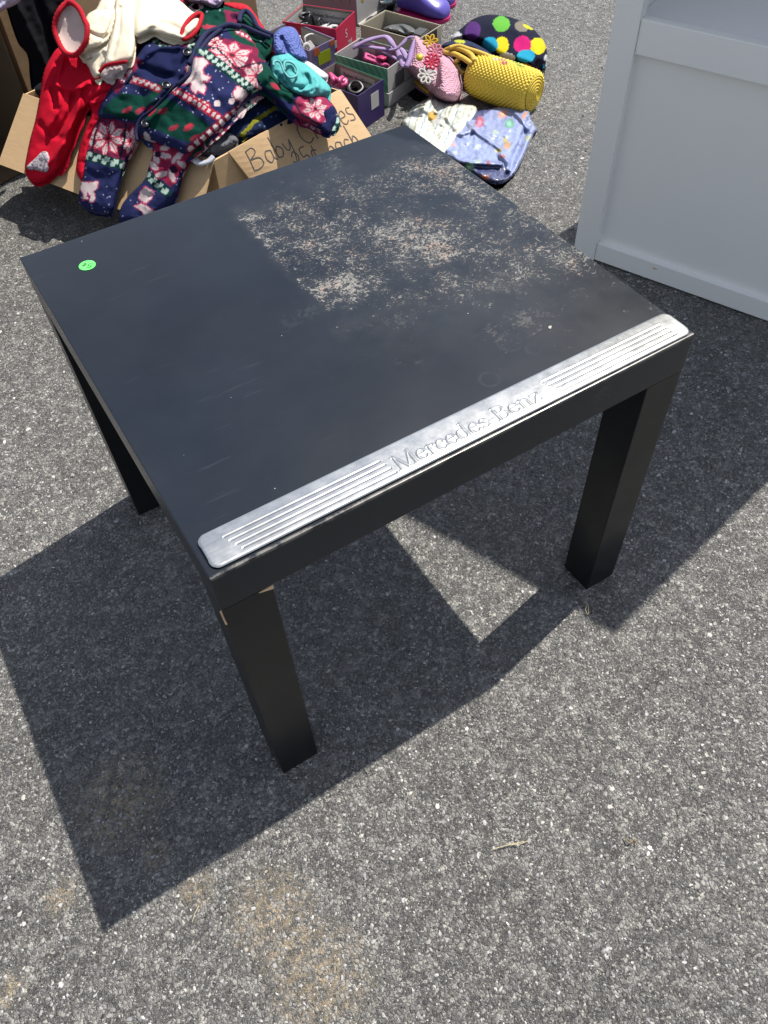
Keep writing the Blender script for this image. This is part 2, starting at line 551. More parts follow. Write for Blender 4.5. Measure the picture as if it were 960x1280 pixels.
# ------------------------------------------------------------------ side table
A_ = .275
def side_table():
    t = thing('side_table', 'low square black side table with scuffed dusty top and a green price dot', 'table')
    bm = bmesh.new(); bx(bm, (-A_, -A_, .40), (A_, A_, .45), bevel=.0012)
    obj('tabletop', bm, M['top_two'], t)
    for sx in (-1, 1):
        for sy in (-1, 1):
            bm = bmesh.new()
            x0, x1 = sorted((sx * (A_ - .0004), sx * (A_ - .0504)))
            y0, y1 = sorted((sy * (A_ - .0004), sy * (A_ - .0504)))
            bx(bm, (x0, y0, 0.0005), (x1, y1, .3996), bevel=.0012)
            obj('leg', bm, M['black'], t)
    # bare chips at the near leg's joint
    bm = bmesh.new()
    prism(bm, [(-A_ - .0006, -A_ + .004, .372), (-A_ - .0006, -A_ + .009, .388), (-A_ - .0006, -A_ + .003, .397), (-A_ - .0006, -A_ + .0005, .376)],
          [(-A_ + .001, -A_ + .004, .372), (-A_ + .001, -A_ + .009, .388), (-A_ + .001, -A_ + .003, .397), (-A_ + .001, -A_ + .0005, .376)])
    obj('wood_chip', bm, M['wood'], t)
    bm = bmesh.new()
    y = -A_ - .0006
    prism(bm, [(-A_ + .036, y, .3985), (-A_ + .050, y, .394), (-A_ + .0505, y, .3992)], [(-A_ + .036, y + .002, .3985), (-A_ + .050, y + .002, .394), (-A_ + .0505, y + .002, .3992)])
    obj('wood_chip', bm, M['wood'], t)
    # green price dot
    c = at(109, 331.5, .4505)
    bm = bmesh.new()
    r = bmesh.ops.create_cone(bm, cap_ends=True, segments=40, radius1=.0098, radius2=.0097, depth=.0004)
    for v in bm.verts: v.co += Vector((c.x, c.y, .45035))
    st = obj('price_sticker', bm, M['green_sticker'], t)
    return t, st, c


def mat_sticker():
    return plain('fluorescent_green_paper', (.10, .72, .12), .55, .4, .06, 80)


M['green_sticker'] = mat_sticker()
M['ink'] = plain('black_ink', (.02, .02, .025), .6, .3, .1)
M['marker'] = plain('dark_marker', (.10, .085, .08), .8, .15, .3, 90)
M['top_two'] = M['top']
TABLE, STICKER, SC_C = side_table()
M['fleck'] = plain('pale_paint_fleck', (.30, .285, .26), .7, .3, .15, 300)
for (px_, py_, r_) in ((688, 409, .0028), (352, 420, .0009), (585, 392, .0010)):
    p_ = at(px_, py_, .4503); bm = bmesh.new()
    ang_ = sorted(random.uniform(0, 6.28) for _ in range(7))
    lo_ = [Vector((p_.x + r_ * random.uniform(.6, 1.1) * math.cos(q), p_.y + r_ * random.uniform(.6, 1.1) * math.sin(q), .4501)) for q in ang_]
    prism(bm, lo_, [q + Vector((0, 0, .0006)) for q in lo_]); bmesh.ops.recalc_face_normals(bm, faces=bm.faces)
    obj('paint_fleck', bm, M['fleck'], TABLE)


def stroke_text(name, paths, origin, ex, ey, r, mat, parent, lift):
    """handwriting: each path is a polyline in letter units, laid on the plane origin + u*ex + v*ey"""
    n = Vector(ex).cross(Vector(ey)).normalized()
    bm = bmesh.new()
    for k, p in enumerate(paths):
        P = [Vector((q[0], q[1], 0)) for q in p]
        if len(P) > 2: P = catmull(P, 6)
        W = [Vector(origin) + Vector(ex) * q.x + Vector(ey) * q.y + n * (lift + k * 1e-5) for q in P]
        tube(bm, W, r, 6, flat=.12, up=n)
    return obj(name, bm, mat, parent)


# "5" with a cent sign, written by hand on the dot; its reading side faces the far edge
five = [[(.75, 1.0), (.15, 1.0), (.1, .55), (.5, .62), (.75, .38), (.55, .05), (.05, .08)]]
cent = [[(1.65, .7), (1.35, .78), (1.12, .5), (1.3, .2), (1.65, .26)], [(1.42, 1.0), (1.36, 0.0)]]
ux = Vector((math.cos(2.35), math.sin(2.35), 0)); uy = Vector((-ux.y, ux.x, 0))
stroke_text('price_mark', five + cent, Vector((SC_C.x, SC_C.y, .45055)) - ux * .0062 - uy * .0036, ux * .0072, uy * .0072, .00055, M['ink'], STICKER, .0002)

# ------------------------------------------------------------------ door sill plate lying on the table
def seg_d(P, a, b):
    a = np.array(a, float); b = np.array(b, float)
    ab = b - a
    tt = np.clip(((P - a) @ ab) / (ab @ ab + 1e-12), 0, 1)
    return np.linalg.norm(P - (a + tt[:, None] * ab), axis=1)


def arc(cx, cy, rx, ry, a0, a1, n=14):
    return [(cx + rx * math.cos(math.radians(a0 + (a1 - a0) * i / n)), cy + ry * math.sin(math.radians(a0 + (a1 - a0) * i / n))) for i in range(n + 1)]


# serif letters: strokes of (points, half width); cap height 1, x-height .66
def stem(x, y0, y1, w=.07, ser=(1, 1)):
    s = [([(x, y0), (x, y1)], w)]
    if ser[0]: s.append(([(x - .13, y0 + .02), (x + .13, y0 + .02)], .025))
    if ser[1]: s.append(([(x - .13, y1 - .02), (x + .06, y1 - .02)], .025))
    return s


def bow(cx, cy, rx, ry, a0, a1, w):
    pts = arc(cx, cy, rx, ry, a0, a1, 16)
    return [([pts[i], pts[i + 1]], w * (0.35 + 0.65 * abs(math.cos(math.radians(a0 + (a1 - a0) * (i + .5) / 16))))) for i in range(16)]


X_ = .66
GL = {
 'M': (1.25, stem(.16, 0, 1, .04) + [([(.2, .97), (.6, .04)], .075), ([(.6, .04), (1.0, .97)], .04)] + stem(1.04, 0, 1, .08)),
 'e': (.66, bow(.32, .33, .26, .33, 20, 330, .075) + [([(.08, .38), (.56, .38)], .028)]),
 'r': (.52, stem(.16, 0, X_, .07) + bow(.36, .46, .18, .18, 150, 50, .06) + [([(.44, .58), (.46, .56)], .07)]),
 'c': (.62, bow(.32, .33, .26, .33, 40, 320, .075) + [([(.5, .52), (.52, .5)], .06)]),
 'd': (.76, bow(.32, .33, .26, .33, 0, 360, .07) + stem(.58, 0, 1.04, .065, (0, 1)) + [([(.58, .02), (.70, .02)], .025)]),
 's': (.54, bow(.26, .48, .17, .16, 20, 250, .055) + [([(.18, .38), (.36, .28)], .065)] + bow(.26, .17, .19, .16, 70, -160, .055)),
 '-': (.42, [([(.05, .32), (.36, .32)], .04)]),
 'B': (.92, stem(.2, 0, 1, .08) + bow(.44, .76, .26, .22, 90, -90, .07) + bow(.46, .27, .32, .25, 90, -90, .075)
       + [([(.2, .98), (.44, .98)], .025), ([(.2, .53), (.46, .53)], .025), ([(.2, .02), (.46, .02)], .025)]),
 'n': (.78, stem(.16, 0, X_, .07) + bow(.38, .42, .2, .22, 170, 0, .06) + stem(.58, 0, .42, .07, (1, 0))),
 'z': (.62, [([(.08, .63), (.52, .63)], .03), ([(.52, .63), (.08, .03)], .065), ([(.08, .03), (.54, .03)], .03), ([(.08, .63), (.08, .5)], .025), ([(.54, .03), (.54, .17)], .025)]),
}


def sill_plate():
    c0, c1 = at(241, 673, .4535), at(268, 711, .4535)       # left end, far and near corner
    c2, c3 = at(836, 386, .4535), at(862, 416, .4535)
    mid0, mid1 = (c0 + c1) / 2, (c2 + c3) / 2
    ex = (mid1 - mid0); L = ex.length; ex.normalize()
    ey = Vector((-ex.y, ex.x, 0))
    Wd = (abs((c0 - c1).dot(ey)) + abs((c2 - c3).dot(ey))) / 2
    print('sill', L, Wd, [tuple(round(q, 3) for q in v) for v in (c0, c1, c2, c3)])
    nx, ny = int(L / .0005), int(Wd / .0005)
    us = np.linspace(-L / 2, L / 2, nx); vs_ = np.linspace(-Wd / 2, Wd / 2, ny)
    U, V = np.meshgrid(us, vs_)
    P = np.stack([U.ravel(), V.ravel()], 1)
    # rounded outline: signed distance to the rounded rectangle
    rad = .009
    q = np.abs(P) - np.array([L / 2 - rad, Wd / 2 - rad])
    sd_ = np.linalg.norm(np.maximum(q, 0), axis=1) + np.minimum(np.maximum(q[:, 0], q[:, 1]), 0) - rad
    # pull corner points in to the rounding
    mask = sd_ > 0
    qc = np.sign(P) * np.array([L / 2 - rad, Wd / 2 - rad])
    dv = P - qc
    P[mask] = qc[mask] + dv[mask] / np.linalg.norm(dv[mask], axis=1)[:, None] * rad
    sd_ = np.minimum(sd_, 0)
    H = np.full(len(P), .0022)
    e = np.clip(-sd_ / .0028, 0, 1)
    H -= .0014 * (1 - np.sqrt(np.clip(1 - (1 - e) ** 2, 0, 1)))
    H += -.0005 * ((P[:, 1] / (Wd / 2)) ** 2)
    colr = np.ones(len(P))
    # grooves, three double lines at either end
    gl = [(-.42, -.195), (.175, .455)]
    for k, off in enumerate((.15, -.01, -.17, -.33)):
        v0 = off * Wd
        for a, b in ((-L / 2 + .022, -L * .172), (L * .175, L / 2 - .022)):
            d = seg_d(P, (a + k * .003, v0), (b + k * .002, v0))
            H += -.00035 * np.exp(-(d / .0009) ** 2) + .00008 * np.exp(-((d - .0019) / .0008) ** 2) * (P[:, 1] > v0)
            colr *= 1 - .55 * np.exp(-(d / .0009) ** 2)
    # lettering
    word = 'Mercedes-Benz'
    tot = sum(GL[ch][0] for ch in word)
    hgt = L * .306 / tot
    x = -L * .155
    best = np.full(len(P), 9.)
    vb = -.36 * Wd
    for ch in word:
        adv, st = GL[ch]
        near = (P[:, 0] > x - .004) & (P[:, 0] < x + adv * hgt + .004)
        idx = np.where(near)[0]
        for pts, hw in st:
            for i in range(len(pts) - 1):
                a = (x + pts[i][0] * hgt, vb + pts[i][1] * hgt); b = (x + pts[i + 1][0] * hgt, vb + pts[i + 1][1] * hgt)
                d = seg_d(P[idx], a, b) - hw * hgt * .82
                best[idx] = np.minimum(best[idx], d)
        x += adv * hgt
    f = np.clip(.5 - best / .0013, 0, 1); f = f * f * (3 - 2 * f)
    H += .0004 * f
    edge = np.exp(-((best - .00035) / .00055) ** 2)
    colr *= 1 - .24 * edge - .08 * f
    N = len(P)
    top = np.array(mid0 + ex * (L / 2))[None] + P[:, :1] * np.array(ex) + P[:, 1:] * np.array(ey)
    z0 = .4515
    tv = top.copy(); tv[:, 2] = z0 + H
    bv = top.copy(); bv[:, 2] = z0
    verts = np.concatenate([tv, bv])
    faces = []
    for j in range(ny - 1):
        for i in range(nx - 1):
            a = j * nx + i
            faces.append((a, a + 1, a + nx + 1, a + nx))
    ring = [i for i in range(nx)] + [j * nx + nx - 1 for j in range(1, ny)] + [(ny - 1) * nx + i for i in range(nx - 2, -1, -1)] + [j * nx for j in range(ny - 2, 0, -1)]
    for k in range(len(ring)):
        a, b = ring[k], ring[(k + 1) % len(ring)]
        faces.append((b, a, a + N, b + N))
    me = bpy.data.meshes.new('plate')
    me.from_pydata(verts.tolist(), [], faces); me.update()
    at_ = me.color_attributes.new('Col', 'FLOAT_COLOR', 'POINT')
    cc = np.ones((2 * N, 4)); cc[:N, :3] = colr[:, None]
    at_.data.foreach_set('color', cc.ravel())
    t = thing('sill_plate', 'long silver aluminium door sill plate with raised lettering on near table edge', 'sill plate', (0, 0, 0))
    link('plate', me, M['alu'], t, smooth=True)
    # dark foam backing under the plate
    bm = bmesh.new()
    Mx = Matrix.Translation(mid0 + ex * (L / 2)) ; Mx = Matrix.Translation((mid0 + ex * (L / 2)).xy.to_3d()) @ Matrix.Rotation(math.atan2(ex.y, ex.x), 4, 'Z')
    bx(bm, (-L / 2 + .004, -Wd / 2 + .003, .4502), (L / 2 - .004, Wd / 2 - .003, .4513), Mx)
    obj('backing', bm, M['ink'], t)


sill_plate()

# ------------------------------------------------------------------ cabinet
def cabinet():
    P0 = Vector((.770, .327, 0)); ang = math.atan2(-.92846, .37144)
    t = thing('storage_cabinet', 'tall pale grey cabinet with an open shelf above a recessed panel', 'cabinet', P0, ang)
    # local axes: x along the front, y into the cabinet (away from camera), z up
    Mx = Matrix.Translation(P0) @ Matrix.Rotation(ang, 4, 'Z')
    Wc, D, Hc = .572, .36, 1.340
    def part(name, lo, hi, mat='cab', bev=.0015):
        bm = bmesh.new(); bx(bm, lo, hi, Mx, bevel=bev)
        return obj(name, bm, M[mat], t)
    part('stile', (-.050, -.004, 0.0), (-.004, .020, Hc))
    part('stile', (Wc - .046, -.004, 0.0), (Wc, .020, Hc))
    part('side_panel', (-.049, .0205, 0.002), (-.024, D, Hc - .002))
    part('side_panel', (Wc - .025, .0205, 0.002), (Wc - .001, D, Hc - .002))
    part('kick_rail', (-.0035, .0, 0.004), (Wc - .0465, .018, .042))
    part('shelf_rail', (-.0035, .0, .402), (Wc - .0465, .018, .456))
    part('lower_panel', (-.010, .0125, .010), (Wc - .040, .0175, .43), bev=.0)
    part('shelf', (-.0235, .0185, .425), (Wc - .0255, D - .012, .447), 'shelf')
    part('back_panel', (-.0235, D - .0115, .02), (Wc - .0255, D - .004, Hc - .03), 'shelf', bev=0)
    bm = bmesh.new(); bx(bm, (.120, -.0006, .030), (.128, .001, .0325), Mx); obj('chip', bm, M['wood'], t)
    part('top_board', (-.0235, .0205, Hc - .026), (Wc - .0255, D - .003, Hc - .004))
    part('top_rail', (-.0035, .0, Hc - .06), (Wc - .0465, .018, Hc - .003))


cabinet()
#%%CLUTTER%%

# ================================================================== clutter: helpers
ALB = 2.15
def c_(r, g, b, k=1.0):
    """base colour whose sunlit look is about this sRGB value in daylight exposure"""
    return np.minimum(srgb(r, g, b) / ALB * k, .72)


def poly_mask(px, py, poly):
    inside = np.zeros(len(px), bool)
    n = len(poly)
    for i in range(n):
        x1, y1 = poly[i]; x2, y2 = poly[(i + 1) % n]
        cond = (y1 > py) != (y2 > py)
        with np.errstate(divide='ignore', invalid='ignore'):
            xi = (x2 - x1) * (py - y1) / (y2 - y1 + 1e-12) + x1
        inside ^= cond & (px < xi)
    return inside


def pl_dist(px, py, line, closed=False):
    P = np.stack([px, py], 1)
    d = np.full(len(px), 1e9); s = np.zeros(len(px)); L = 0
    pts = list(line) + ([line[0]] if closed else [])
    for a, b in zip(pts[:-1], pts[1:]):
        a = np.array(a, float); b = np.array(b, float); ab = b - a; ln = np.linalg.norm(ab) + 1e-9
        t = np.clip(((P - a) @ ab) / ln ** 2, 0, 1)
        dd = np.linalg.norm(P - (a + t[:, None] * ab), axis=1)
        m = dd < d
        d[m] = dd[m]; s[m] = L + t[m] * ln
        L += ln
    return d, s


class Paint:
    """printed or knitted pattern of a piece of cloth, and any shade painted on it"""
    def __init__(self, base): self.base = np.array(base); self.ops = []; self.fuzz = .9
    def poly(self, pts, c): self.ops.append(lambda x, y, C: C.__setitem__(poly_mask(x, y, pts), c)); return self
    def band(self, line, w, c, period=None, duty=.5, off=0.):
        def f(x, y, C):
            d, s = pl_dist(x, y, line)
            m = (d < w / 2)
            if period: m &= (((s + off) / period) % 1) < duty
            C[m] = c
        self.ops.append(f); return self
    def zig(self, line, w, c, period):
        def f(x, y, C):
            d, s = pl_dist(x, y, line)
            a = np.array(line[0]); b = np.array(line[-1]); n = np.array([-(b - a)[1], (b - a)[0]]); n = n / np.linalg.norm(n)
            side = (x - a[0]) * n[0] + (y - a[1]) * n[1]
            ph = (s / period) % 1
            C[(d < w / 2) & (((ph < .5) & (side > -w * .1)) | ((ph > .3) & (ph < .8) & (side < w * .1)))] = c
        self.ops.append(f); return self
    def star(self, cx, cy, rx, ry, rot, cin, cout, cback=None):
        def f(x, y, C):
            ca, sa = math.cos(rot), math.sin(rot)
            u = ((x - cx) * ca + (y - cy) * sa) / rx; v = (-(x - cx) * sa + (y - cy) * ca) / ry
            r = np.hypot(u, v); th = np.arctan2(v, u)
            if cback is not None: C[np.maximum(abs(u), abs(v)) < 1.0] = cback
            k = (th / (math.pi / 4)) % 1; k = np.minimum(k, 1 - k) * (math.pi / 4) * r   # distance from petal axis
            wid = np.clip(np.minimum(r * .36, (1.02 - r) * .60), 0, 1)
            C[(k < wid + .045) & (r < 1.05)] = cout
            C[(k < wid - .035) & (r > .1)] = cin
            C[k < .018] = np.where((r[k < .018] < .95)[:, None], cout, C[k < .018])
            C[r < .13] = cout * .25
        self.ops.append(f); return self
    def dots(self, pts, n, c, r=.8, seed=1):
        g = np.random.default_rng(seed)
        P = np.array(pts); lo, hi = P.min(0), P.max(0)
        q = lo + g.random((n, 2)) * (hi - lo)
        q = q[poly_mask(q[:, 0], q[:, 1], pts)]
        def f(x, y, C):
            for a in q: C[(x - a[0]) ** 2 + (y - a[1]) ** 2 < r * r] = c
        self.ops.append(f); return self
    def disc(self, cx, cy, rx, ry, rot, c):
        def f(x, y, C):
            ca, sa = math.cos(rot), math.sin(rot)
            u = ((x - cx) * ca + (y - cy) * sa) / rx; v = (-(x - cx) * sa + (y - cy) * ca) / ry
            C[u * u + v * v < 1] = c
        self.ops.append(f); return self
    def __call__(self, x, y):
        x, y = x + self.fuzz * (vnoise(x, y, 2.3, 31) - .5), y + self.fuzz * (vnoise(x, y, 2.3, 32) - .5)
        C = np.tile(self.base, (len(x), 1)).astype(float)
        for f in self.ops: f(x, y, C)
        return C


def vnoise(x, y, s, seed=0):
    """smooth value noise"""
    g = np.random.default_rng(seed); T = g.random((64, 64))
    X = x / s; Y = y / s
    xi = np.floor(X).astype(int); yi = np.floor(Y).astype(int); fx = X - xi; fy = Y - yi
    fx = fx * fx * (3 - 2 * fx); fy = fy * fy * (3 - 2 * fy)
    a = T[yi % 64, xi % 64]; b = T[yi % 64, (xi + 1) % 64]; c = T[(yi + 1) % 64, xi % 64]; d = T[(yi + 1) % 64, (xi + 1) % 64]
    return (a * (1 - fx) + b * fx) * (1 - fy) + (c * (1 - fx) + d * fx) * fy


# the open carton's rim, and the heap of clothes that fills it and hangs over two of its sides
BOX_Z = .20
BA, BB, BC = (np.array(at(*p, BOX_Z))[:2] for p in ((30, 117), (267, 201), (425, 112)))
BD = BA + (BC - BB)
nAB = np.array([(BB - BA)[1], -(BB - BA)[0]]); nAB = nAB / np.linalg.norm(nAB)
if nAB @ (BC - BA) > 0: nAB = -nAB
nBC = np.array([(BC - BB)[1], -(BC - BB)[0]]); nBC = nBC / np.linalg.norm(nBC)
if nBC @ (BA - BB) > 0: nBC = -nBC


def softplus(v, k=.012): return np.where(v / k > 30, v, k * np.log1p(np.exp(np.minimum(v / k, 30))))


def heap(x, y):
    a = (x - BA[0]) * nAB[0] + (y - BA[1]) * nAB[1]
    b = (x - BB[0]) * nBC[0] + (y - BB[1]) * nBC[1]
    i = np.clip(np.minimum(-a, -b) / .16, 0, 1)
    z = .212 + .065 * np.sin(i * math.pi / 2) - .93 * softplus(a) - .80 * softplus(b)
    return np.maximum(z, .012)


def drape(name, outline, paint, mat, parent=None, H=None, off=.008, thick=.02, edge=12, folds=(), wrinkle=(.003, 14), lift=0.0,
          step=1.7, plane=None, seed=3, smoothpts=4, edgez=.0015):
    """a soft thing with the outline it shows in the photo, lying on the surface H (or against a plane), with its own
    thickness, folds and closed underside"""
    O = [Vector((p[0], p[1], 0)) for p in outline]
    if smoothpts: O = catmull(O, smoothpts, closed=True)
    O = np.array([(p.x, p.y) for p in O])
    # resample the outline
    out = []
    for i in range(len(O)):
        a, b = O[i], O[(i + 1) % len(O)]
        n = max(1, int(np.linalg.norm(b - a) / step))
        for k in range(n): out.append(a + (b - a) * k / n)
    O = np.array(out); nb = len(O)
    lo, hi = O.min(0), O.max(0)
    gx, gy = np.meshgrid(np.arange(lo[0], hi[0], step), np.arange(lo[1], hi[1], step * .88))
    gx[1::2] += step / 2
    gx = gx.ravel() + RNG.uniform(-.15, .15, gx.size) * step; gy = gy.ravel() + RNG.uniform(-.15, .15, gy.size) * step
    m = poly_mask(gx, gy, O); gx, gy = gx[m], gy[m]
    d, _ = pl_dist(gx, gy, O, closed=True)
    m = d > step * .55
    gx, gy = gx[m], gy[m]
    P = np.concatenate([O, np.stack([gx, gy], 1)])
    V, E_, F, *_r = delaunay_2d_cdt([Vector(p) for p in P], [(i, (i + 1) % nb) for i in range(nb)], [list(range(nb))], 1, 1e-5)
    orig = _r[0]
    V = np.array([(v.x, v.y) for v in V])
    px, py = V[:, 0], V[:, 1]
    d, _ = pl_dist(px, py, O, closed=True)
    e = np.clip(d / edge, 0, 1)
    h = thick * np.sqrt(np.clip(1 - (1 - e) ** 2, 0, 1)) + edgez
    if lift: h = h + lift * np.clip((hi[1] - py) / (hi[1] - lo[1]), 0, 1)
    soft = np.clip(d / (edge * .5), .15, 1)
    h = h + soft * wrinkle[0] * (2 * vnoise(px, py, wrinkle[1], seed) - 1) + soft * wrinkle[0] * .5 * (2 * vnoise(px, py, wrinkle[1] * .45, seed + 1) - 1)
    for line, wd, amp in folds:
        dd, ss = pl_dist(px, py, catmull([(q[0], q[1], 0) for q in line], 5) and [(q.x, q.y) for q in catmull([(q[0], q[1], 0) for q in line], 5)])
        h = h + amp * np.exp(-(dd / wd) ** 2) * np.clip(d / 5, .2, 1)
    h = np.maximum(h, .0008)
    D = (CAM_R.T @ np.stack([(px - 480) / CAM_F, (py - 640) / CAM_F, np.ones(len(px))])).T
    if plane is None:
        z = np.full(len(px), .2 if H is not None else 0.)
        for _ in range(70):
            X = CAM_C + D * ((z - CAM_C[2]) / D[:, 2])[:, None]
            base = H(X[:, 0], X[:, 1]) if H is not None else 0.
            z = z + .38 * (base + off + h - z)
        X = CAM_C + D * ((z - CAM_C[2]) / D[:, 2])[:, None]
        bot = X.copy(); bot[:, 2] = z - h
    else:
        p0, n = np.array(plane[0], float), np.array(plane[1], float); n /= np.linalg.norm(n)
        t = (((p0 - CAM_C) @ n) + off + h) / (D @ n)
        X = CAM_C + D * t[:, None]
        bot = X - n * h[:, None]
    N = len(X)
    faces = [list(f) for f in F]
    # orientation: the camera side is the front
    cnt = {}
    for f in faces:
        for i in range(3):
            a, b = f[i], f[(i + 1) % 3]
            cnt[(a, b)] = cnt.get((a, b), 0) + 1
    bound = [(a, b) for (a, b) in cnt if (b, a) not in cnt]
    n0 = np.cross(X[faces[0][1]] - X[faces[0][0]], X[faces[0][2]] - X[faces[0][0]])
    flip = n0 @ (CAM_C - X[faces[0][0]]) < 0
    allf = [f[::-1] if flip else f for f in faces]
    allf += [[i + N for i in (f if flip else f[::-1])] for f in faces]
    for a, b in bound:
        allf.append([a, b, b + N, a + N] if flip else [b, a, a + N, b + N])
    me = bpy.data.meshes.new(name)
    me.from_pydata(np.concatenate([X, bot]).tolist(), [], allf); me.update()
    at_ = me.color_attributes.new('Col', 'FLOAT_COLOR', 'POINT')
    C = paint(px, py) if callable(paint) else np.tile(np.array(paint), (N, 1))
    cc = np.ones((2 * N, 4)); cc[:N, :3] = C; cc[N:, :3] = C
    at_.data.foreach_set('color', cc.ravel())
    o = link(name, me, mat, parent, smooth=True)
    return o


def seat(px, py, H=heap, off=0.01):
    """point on the heap shown at this photo point"""
    z = .2
    for _ in range(80):
        p = at(px, py, z); z += .38 * (float(H(np.array([p.x]), np.array([p.y]))[0]) + off - z)
    return at(px, py, z)


FL = vcol('fleece_print', .95, .08, 380, .8, .002)
TERRY = vcol('terry_cloth', .92, .12, 650, .45, .0015)
VELOUR = vcol('velour', .90, .10, 300, .5, .002)
COTTON = vcol('cotton', .88, .15, 700, .4, .001)
KNIT = vcol('knit', .9, .15, 400, .4, .001, knit=170)
STRAW = vcol('woven_straw', .6, .35, 500, .5, .001)
PLASTIC = vcol('wrapped_in_clear_film', .55, .4, 90, .8, .004, coat=1.0, coat_rough=.06)
FELT = vcol('printed_neoprene', .85, .12, 900, .3, .0006)
RUB = vcol('soft_leatherette', .45, .45, 200, .3, .001)
M['navy_bind'] = plain('navy_binding', c_(40, 46, 88), .85, .2, .2, 200, 400, .6, .001)
M['red_rib'] = plain('red_ribbing', c_(215, 25, 50), .85, .2, .15, 200, 300, .8, .002)
M['button'] = plain('navy_button', c_(25, 28, 48), .3, .5, .1)

NAVY = c_(47, 54, 104); GREEN = c_(18, 78, 66); CRIM = c_(190, 48, 80); MAROON = c_(122, 38, 76); PINKW = c_(246, 226, 228)
MINT = c_(208, 236, 222); SPECK = c_(205, 216, 240); PINK = c_(222, 92, 118)


# ================================================================== cartons
def carton():
    t = thing('cardboard_box', 'open cardboard box of baby clothes with handwriting on its folded out flap', 'box', tuple(at(267, 201, 0)) and (float(BB[0]), float(BB[1]), 0))
    A, B, C, D = [Vector((p[0], p[1], 0)) for p in (BA, BB, BC, BD)]
    ctr = (A + B + C + D) / 4
    th = .004
    pts = [A, B, C, D]
    ins = [p + (ctr - p).normalized() * th * 1.4 for p in pts]
    for i in range(4):
        j = (i + 1) % 4
        bm = bmesh.new()
        up = Vector((0, 0, BOX_Z - .001))
        lo = Vector((0, 0, .002))
        prism(bm, [pts[i] + lo, pts[j] + lo, pts[j] + up, pts[i] + up], [ins[i] + lo, ins[j] + lo, ins[j] + up, ins[i] + up])
        bmesh.ops.recalc_face_normals(bm, faces=bm.faces)
        obj('side', bm, M['card'], t)
    def flap(h0, h1, o1, o0, name='flap', sub=10, sag=.0, warp=.004):
        """hinge h0-h1, outer edge o0-o1"""
        n = (h1 - h0).cross(o0 - h0).normalized()
        if n.z < 0: n = -n
        bm = bmesh.new()
        g = []
        for j in range(sub + 1):
            v = j / sub
            row = []
            for i in range(sub + 1):
                u = i / sub
                p = (h0.lerp(h1, u)).lerp(o0.lerp(o1, u), v)
                p = p + n * (warp * math.sin(u * 5 + 1) * v + sag * math.sin(v * math.pi))
                row.append(p)
            g.append(row)
        T = [[bm.verts.new(p + n * .002) for p in r] for r in g]
        Bm = [[bm.verts.new(p - n * .002) for p in r] for r in g]
        for j in range(sub):
            for i in range(sub):
                bm.faces.new((T[j][i], T[j][i + 1], T[j + 1][i + 1], T[j + 1][i]))
                bm.faces.new((Bm[j][i], Bm[j + 1][i], Bm[j + 1][i + 1], Bm[j][i + 1]))
        ring = [(0, i) for i in range(sub)] + [(j, sub) for j in range(sub)] + [(sub, i) for i in range(sub, 0, -1)] + [(j, 0) for j in range(sub, 0, -1)]
        for k in range(len(ring)):
            a, b = ring[k], ring[(k + 1) % len(ring)]
            bm.faces.new((T[a[0]][a[1]], Bm[a[0]][a[1]], Bm[b[0]][b[1]], T[b[0]][b[1]]))
        bmesh.ops.recalc_face_normals(bm, faces=bm.faces)
        return obj(name, bm, M['card'], t), n
    flap(at(30, 117, BOX_Z), at(267, 201, BOX_Z), at(243, 297, .095), at(0, 206, .095))
    h0, h1, o1, o0 = at(285, 190, BOX_Z), at(425, 112, BOX_Z), at(484, 201, .085), at(333, 251, .085)
    f2, n2 = flap(h0, h1, o1, o0, warp=0)
    # ---- handwriting
    P = lambda s: s
    def L(ch):
        d = {
         'B': (1.0, [[(.1, 0), (.18, .5), (.22, 1.0)], [(.2, .98), (.6, 1.0), (.68, .75), (.22, .54)], [(.22, .54), (.72, .45), (.78, .12), (.4, -.02), (.08, .02)]]),
         'a': (.62, [[(.5, .5), (.2, .55), (.05, .25), (.2, .0), (.45, .15), (.5, .5)], [(.5, .52), (.48, .15), (.6, .0)]]),
         'b': (.62, [[(.12, 1.05), (.1, .5), (.1, .02)], [(.1, .3), (.3, .52), (.52, .3), (.35, .02), (.1, .05)]]),
         'y': (.62, [[(.05, .52), (.12, .2), (.3, .15), (.48, .5)], [(.5, .55), (.45, .0), (.3, -.45), (.08, -.4)]]),
         ' ': (.5, []),
         'C': (.85, [[(.75, .85), (.5, 1.02), (.15, .7), (.12, .3), (.4, 0), (.78, .12)]]),
         'l': (.28, [[(.14, 1.05), (.12, .5), (.14, 0)]]),
         'o': (.55, [[(.28, .5), (.05, .25), (.25, .0), (.48, .22), (.28, .52)]]),
         't': (.45, [[(.2, .85), (.18, .3), (.3, 0), (.42, .08)], [(.02, .55), (.4, .57)]]),
         'h': (.6, [[(.1, 1.05), (.1, .5), (.08, 0)], [(.1, .3), (.3, .52), (.45, .35), (.48, 0)]]),
         'e': (.55, [[(.08, .27), (.45, .3), (.35, .52), (.1, .4), (.1, .1), (.3, 0), (.5, .1)]]),
         's': (.5, [[(.4, .48), (.15, .5), (.12, .32), (.38, .2), (.35, .02), (.05, .05)]]),
         'c': (.52, [[(.45, .45), (.2, .52), (.05, .25), (.2, 0), (.48, .08)]]),
         '2': (.62, [[(.08, .8), (.3, 1.0), (.5, .75), (.3, .35), (.05, .02)], [(.05, .02), (.3, .06), (.58, .0)]]),
         '5': (.6, [[(.5, 1.0), (.14, .98), (.12, .58), (.4, .6), (.5, .3), (.3, 0), (.05, .08)]]),
         'c|': (.6, [[(.48, .62), (.2, .68), (.08, .42), (.22, .18), (.5, .25)], [(.32, .9), (.26, .0)]]),
        }
        return d[ch]
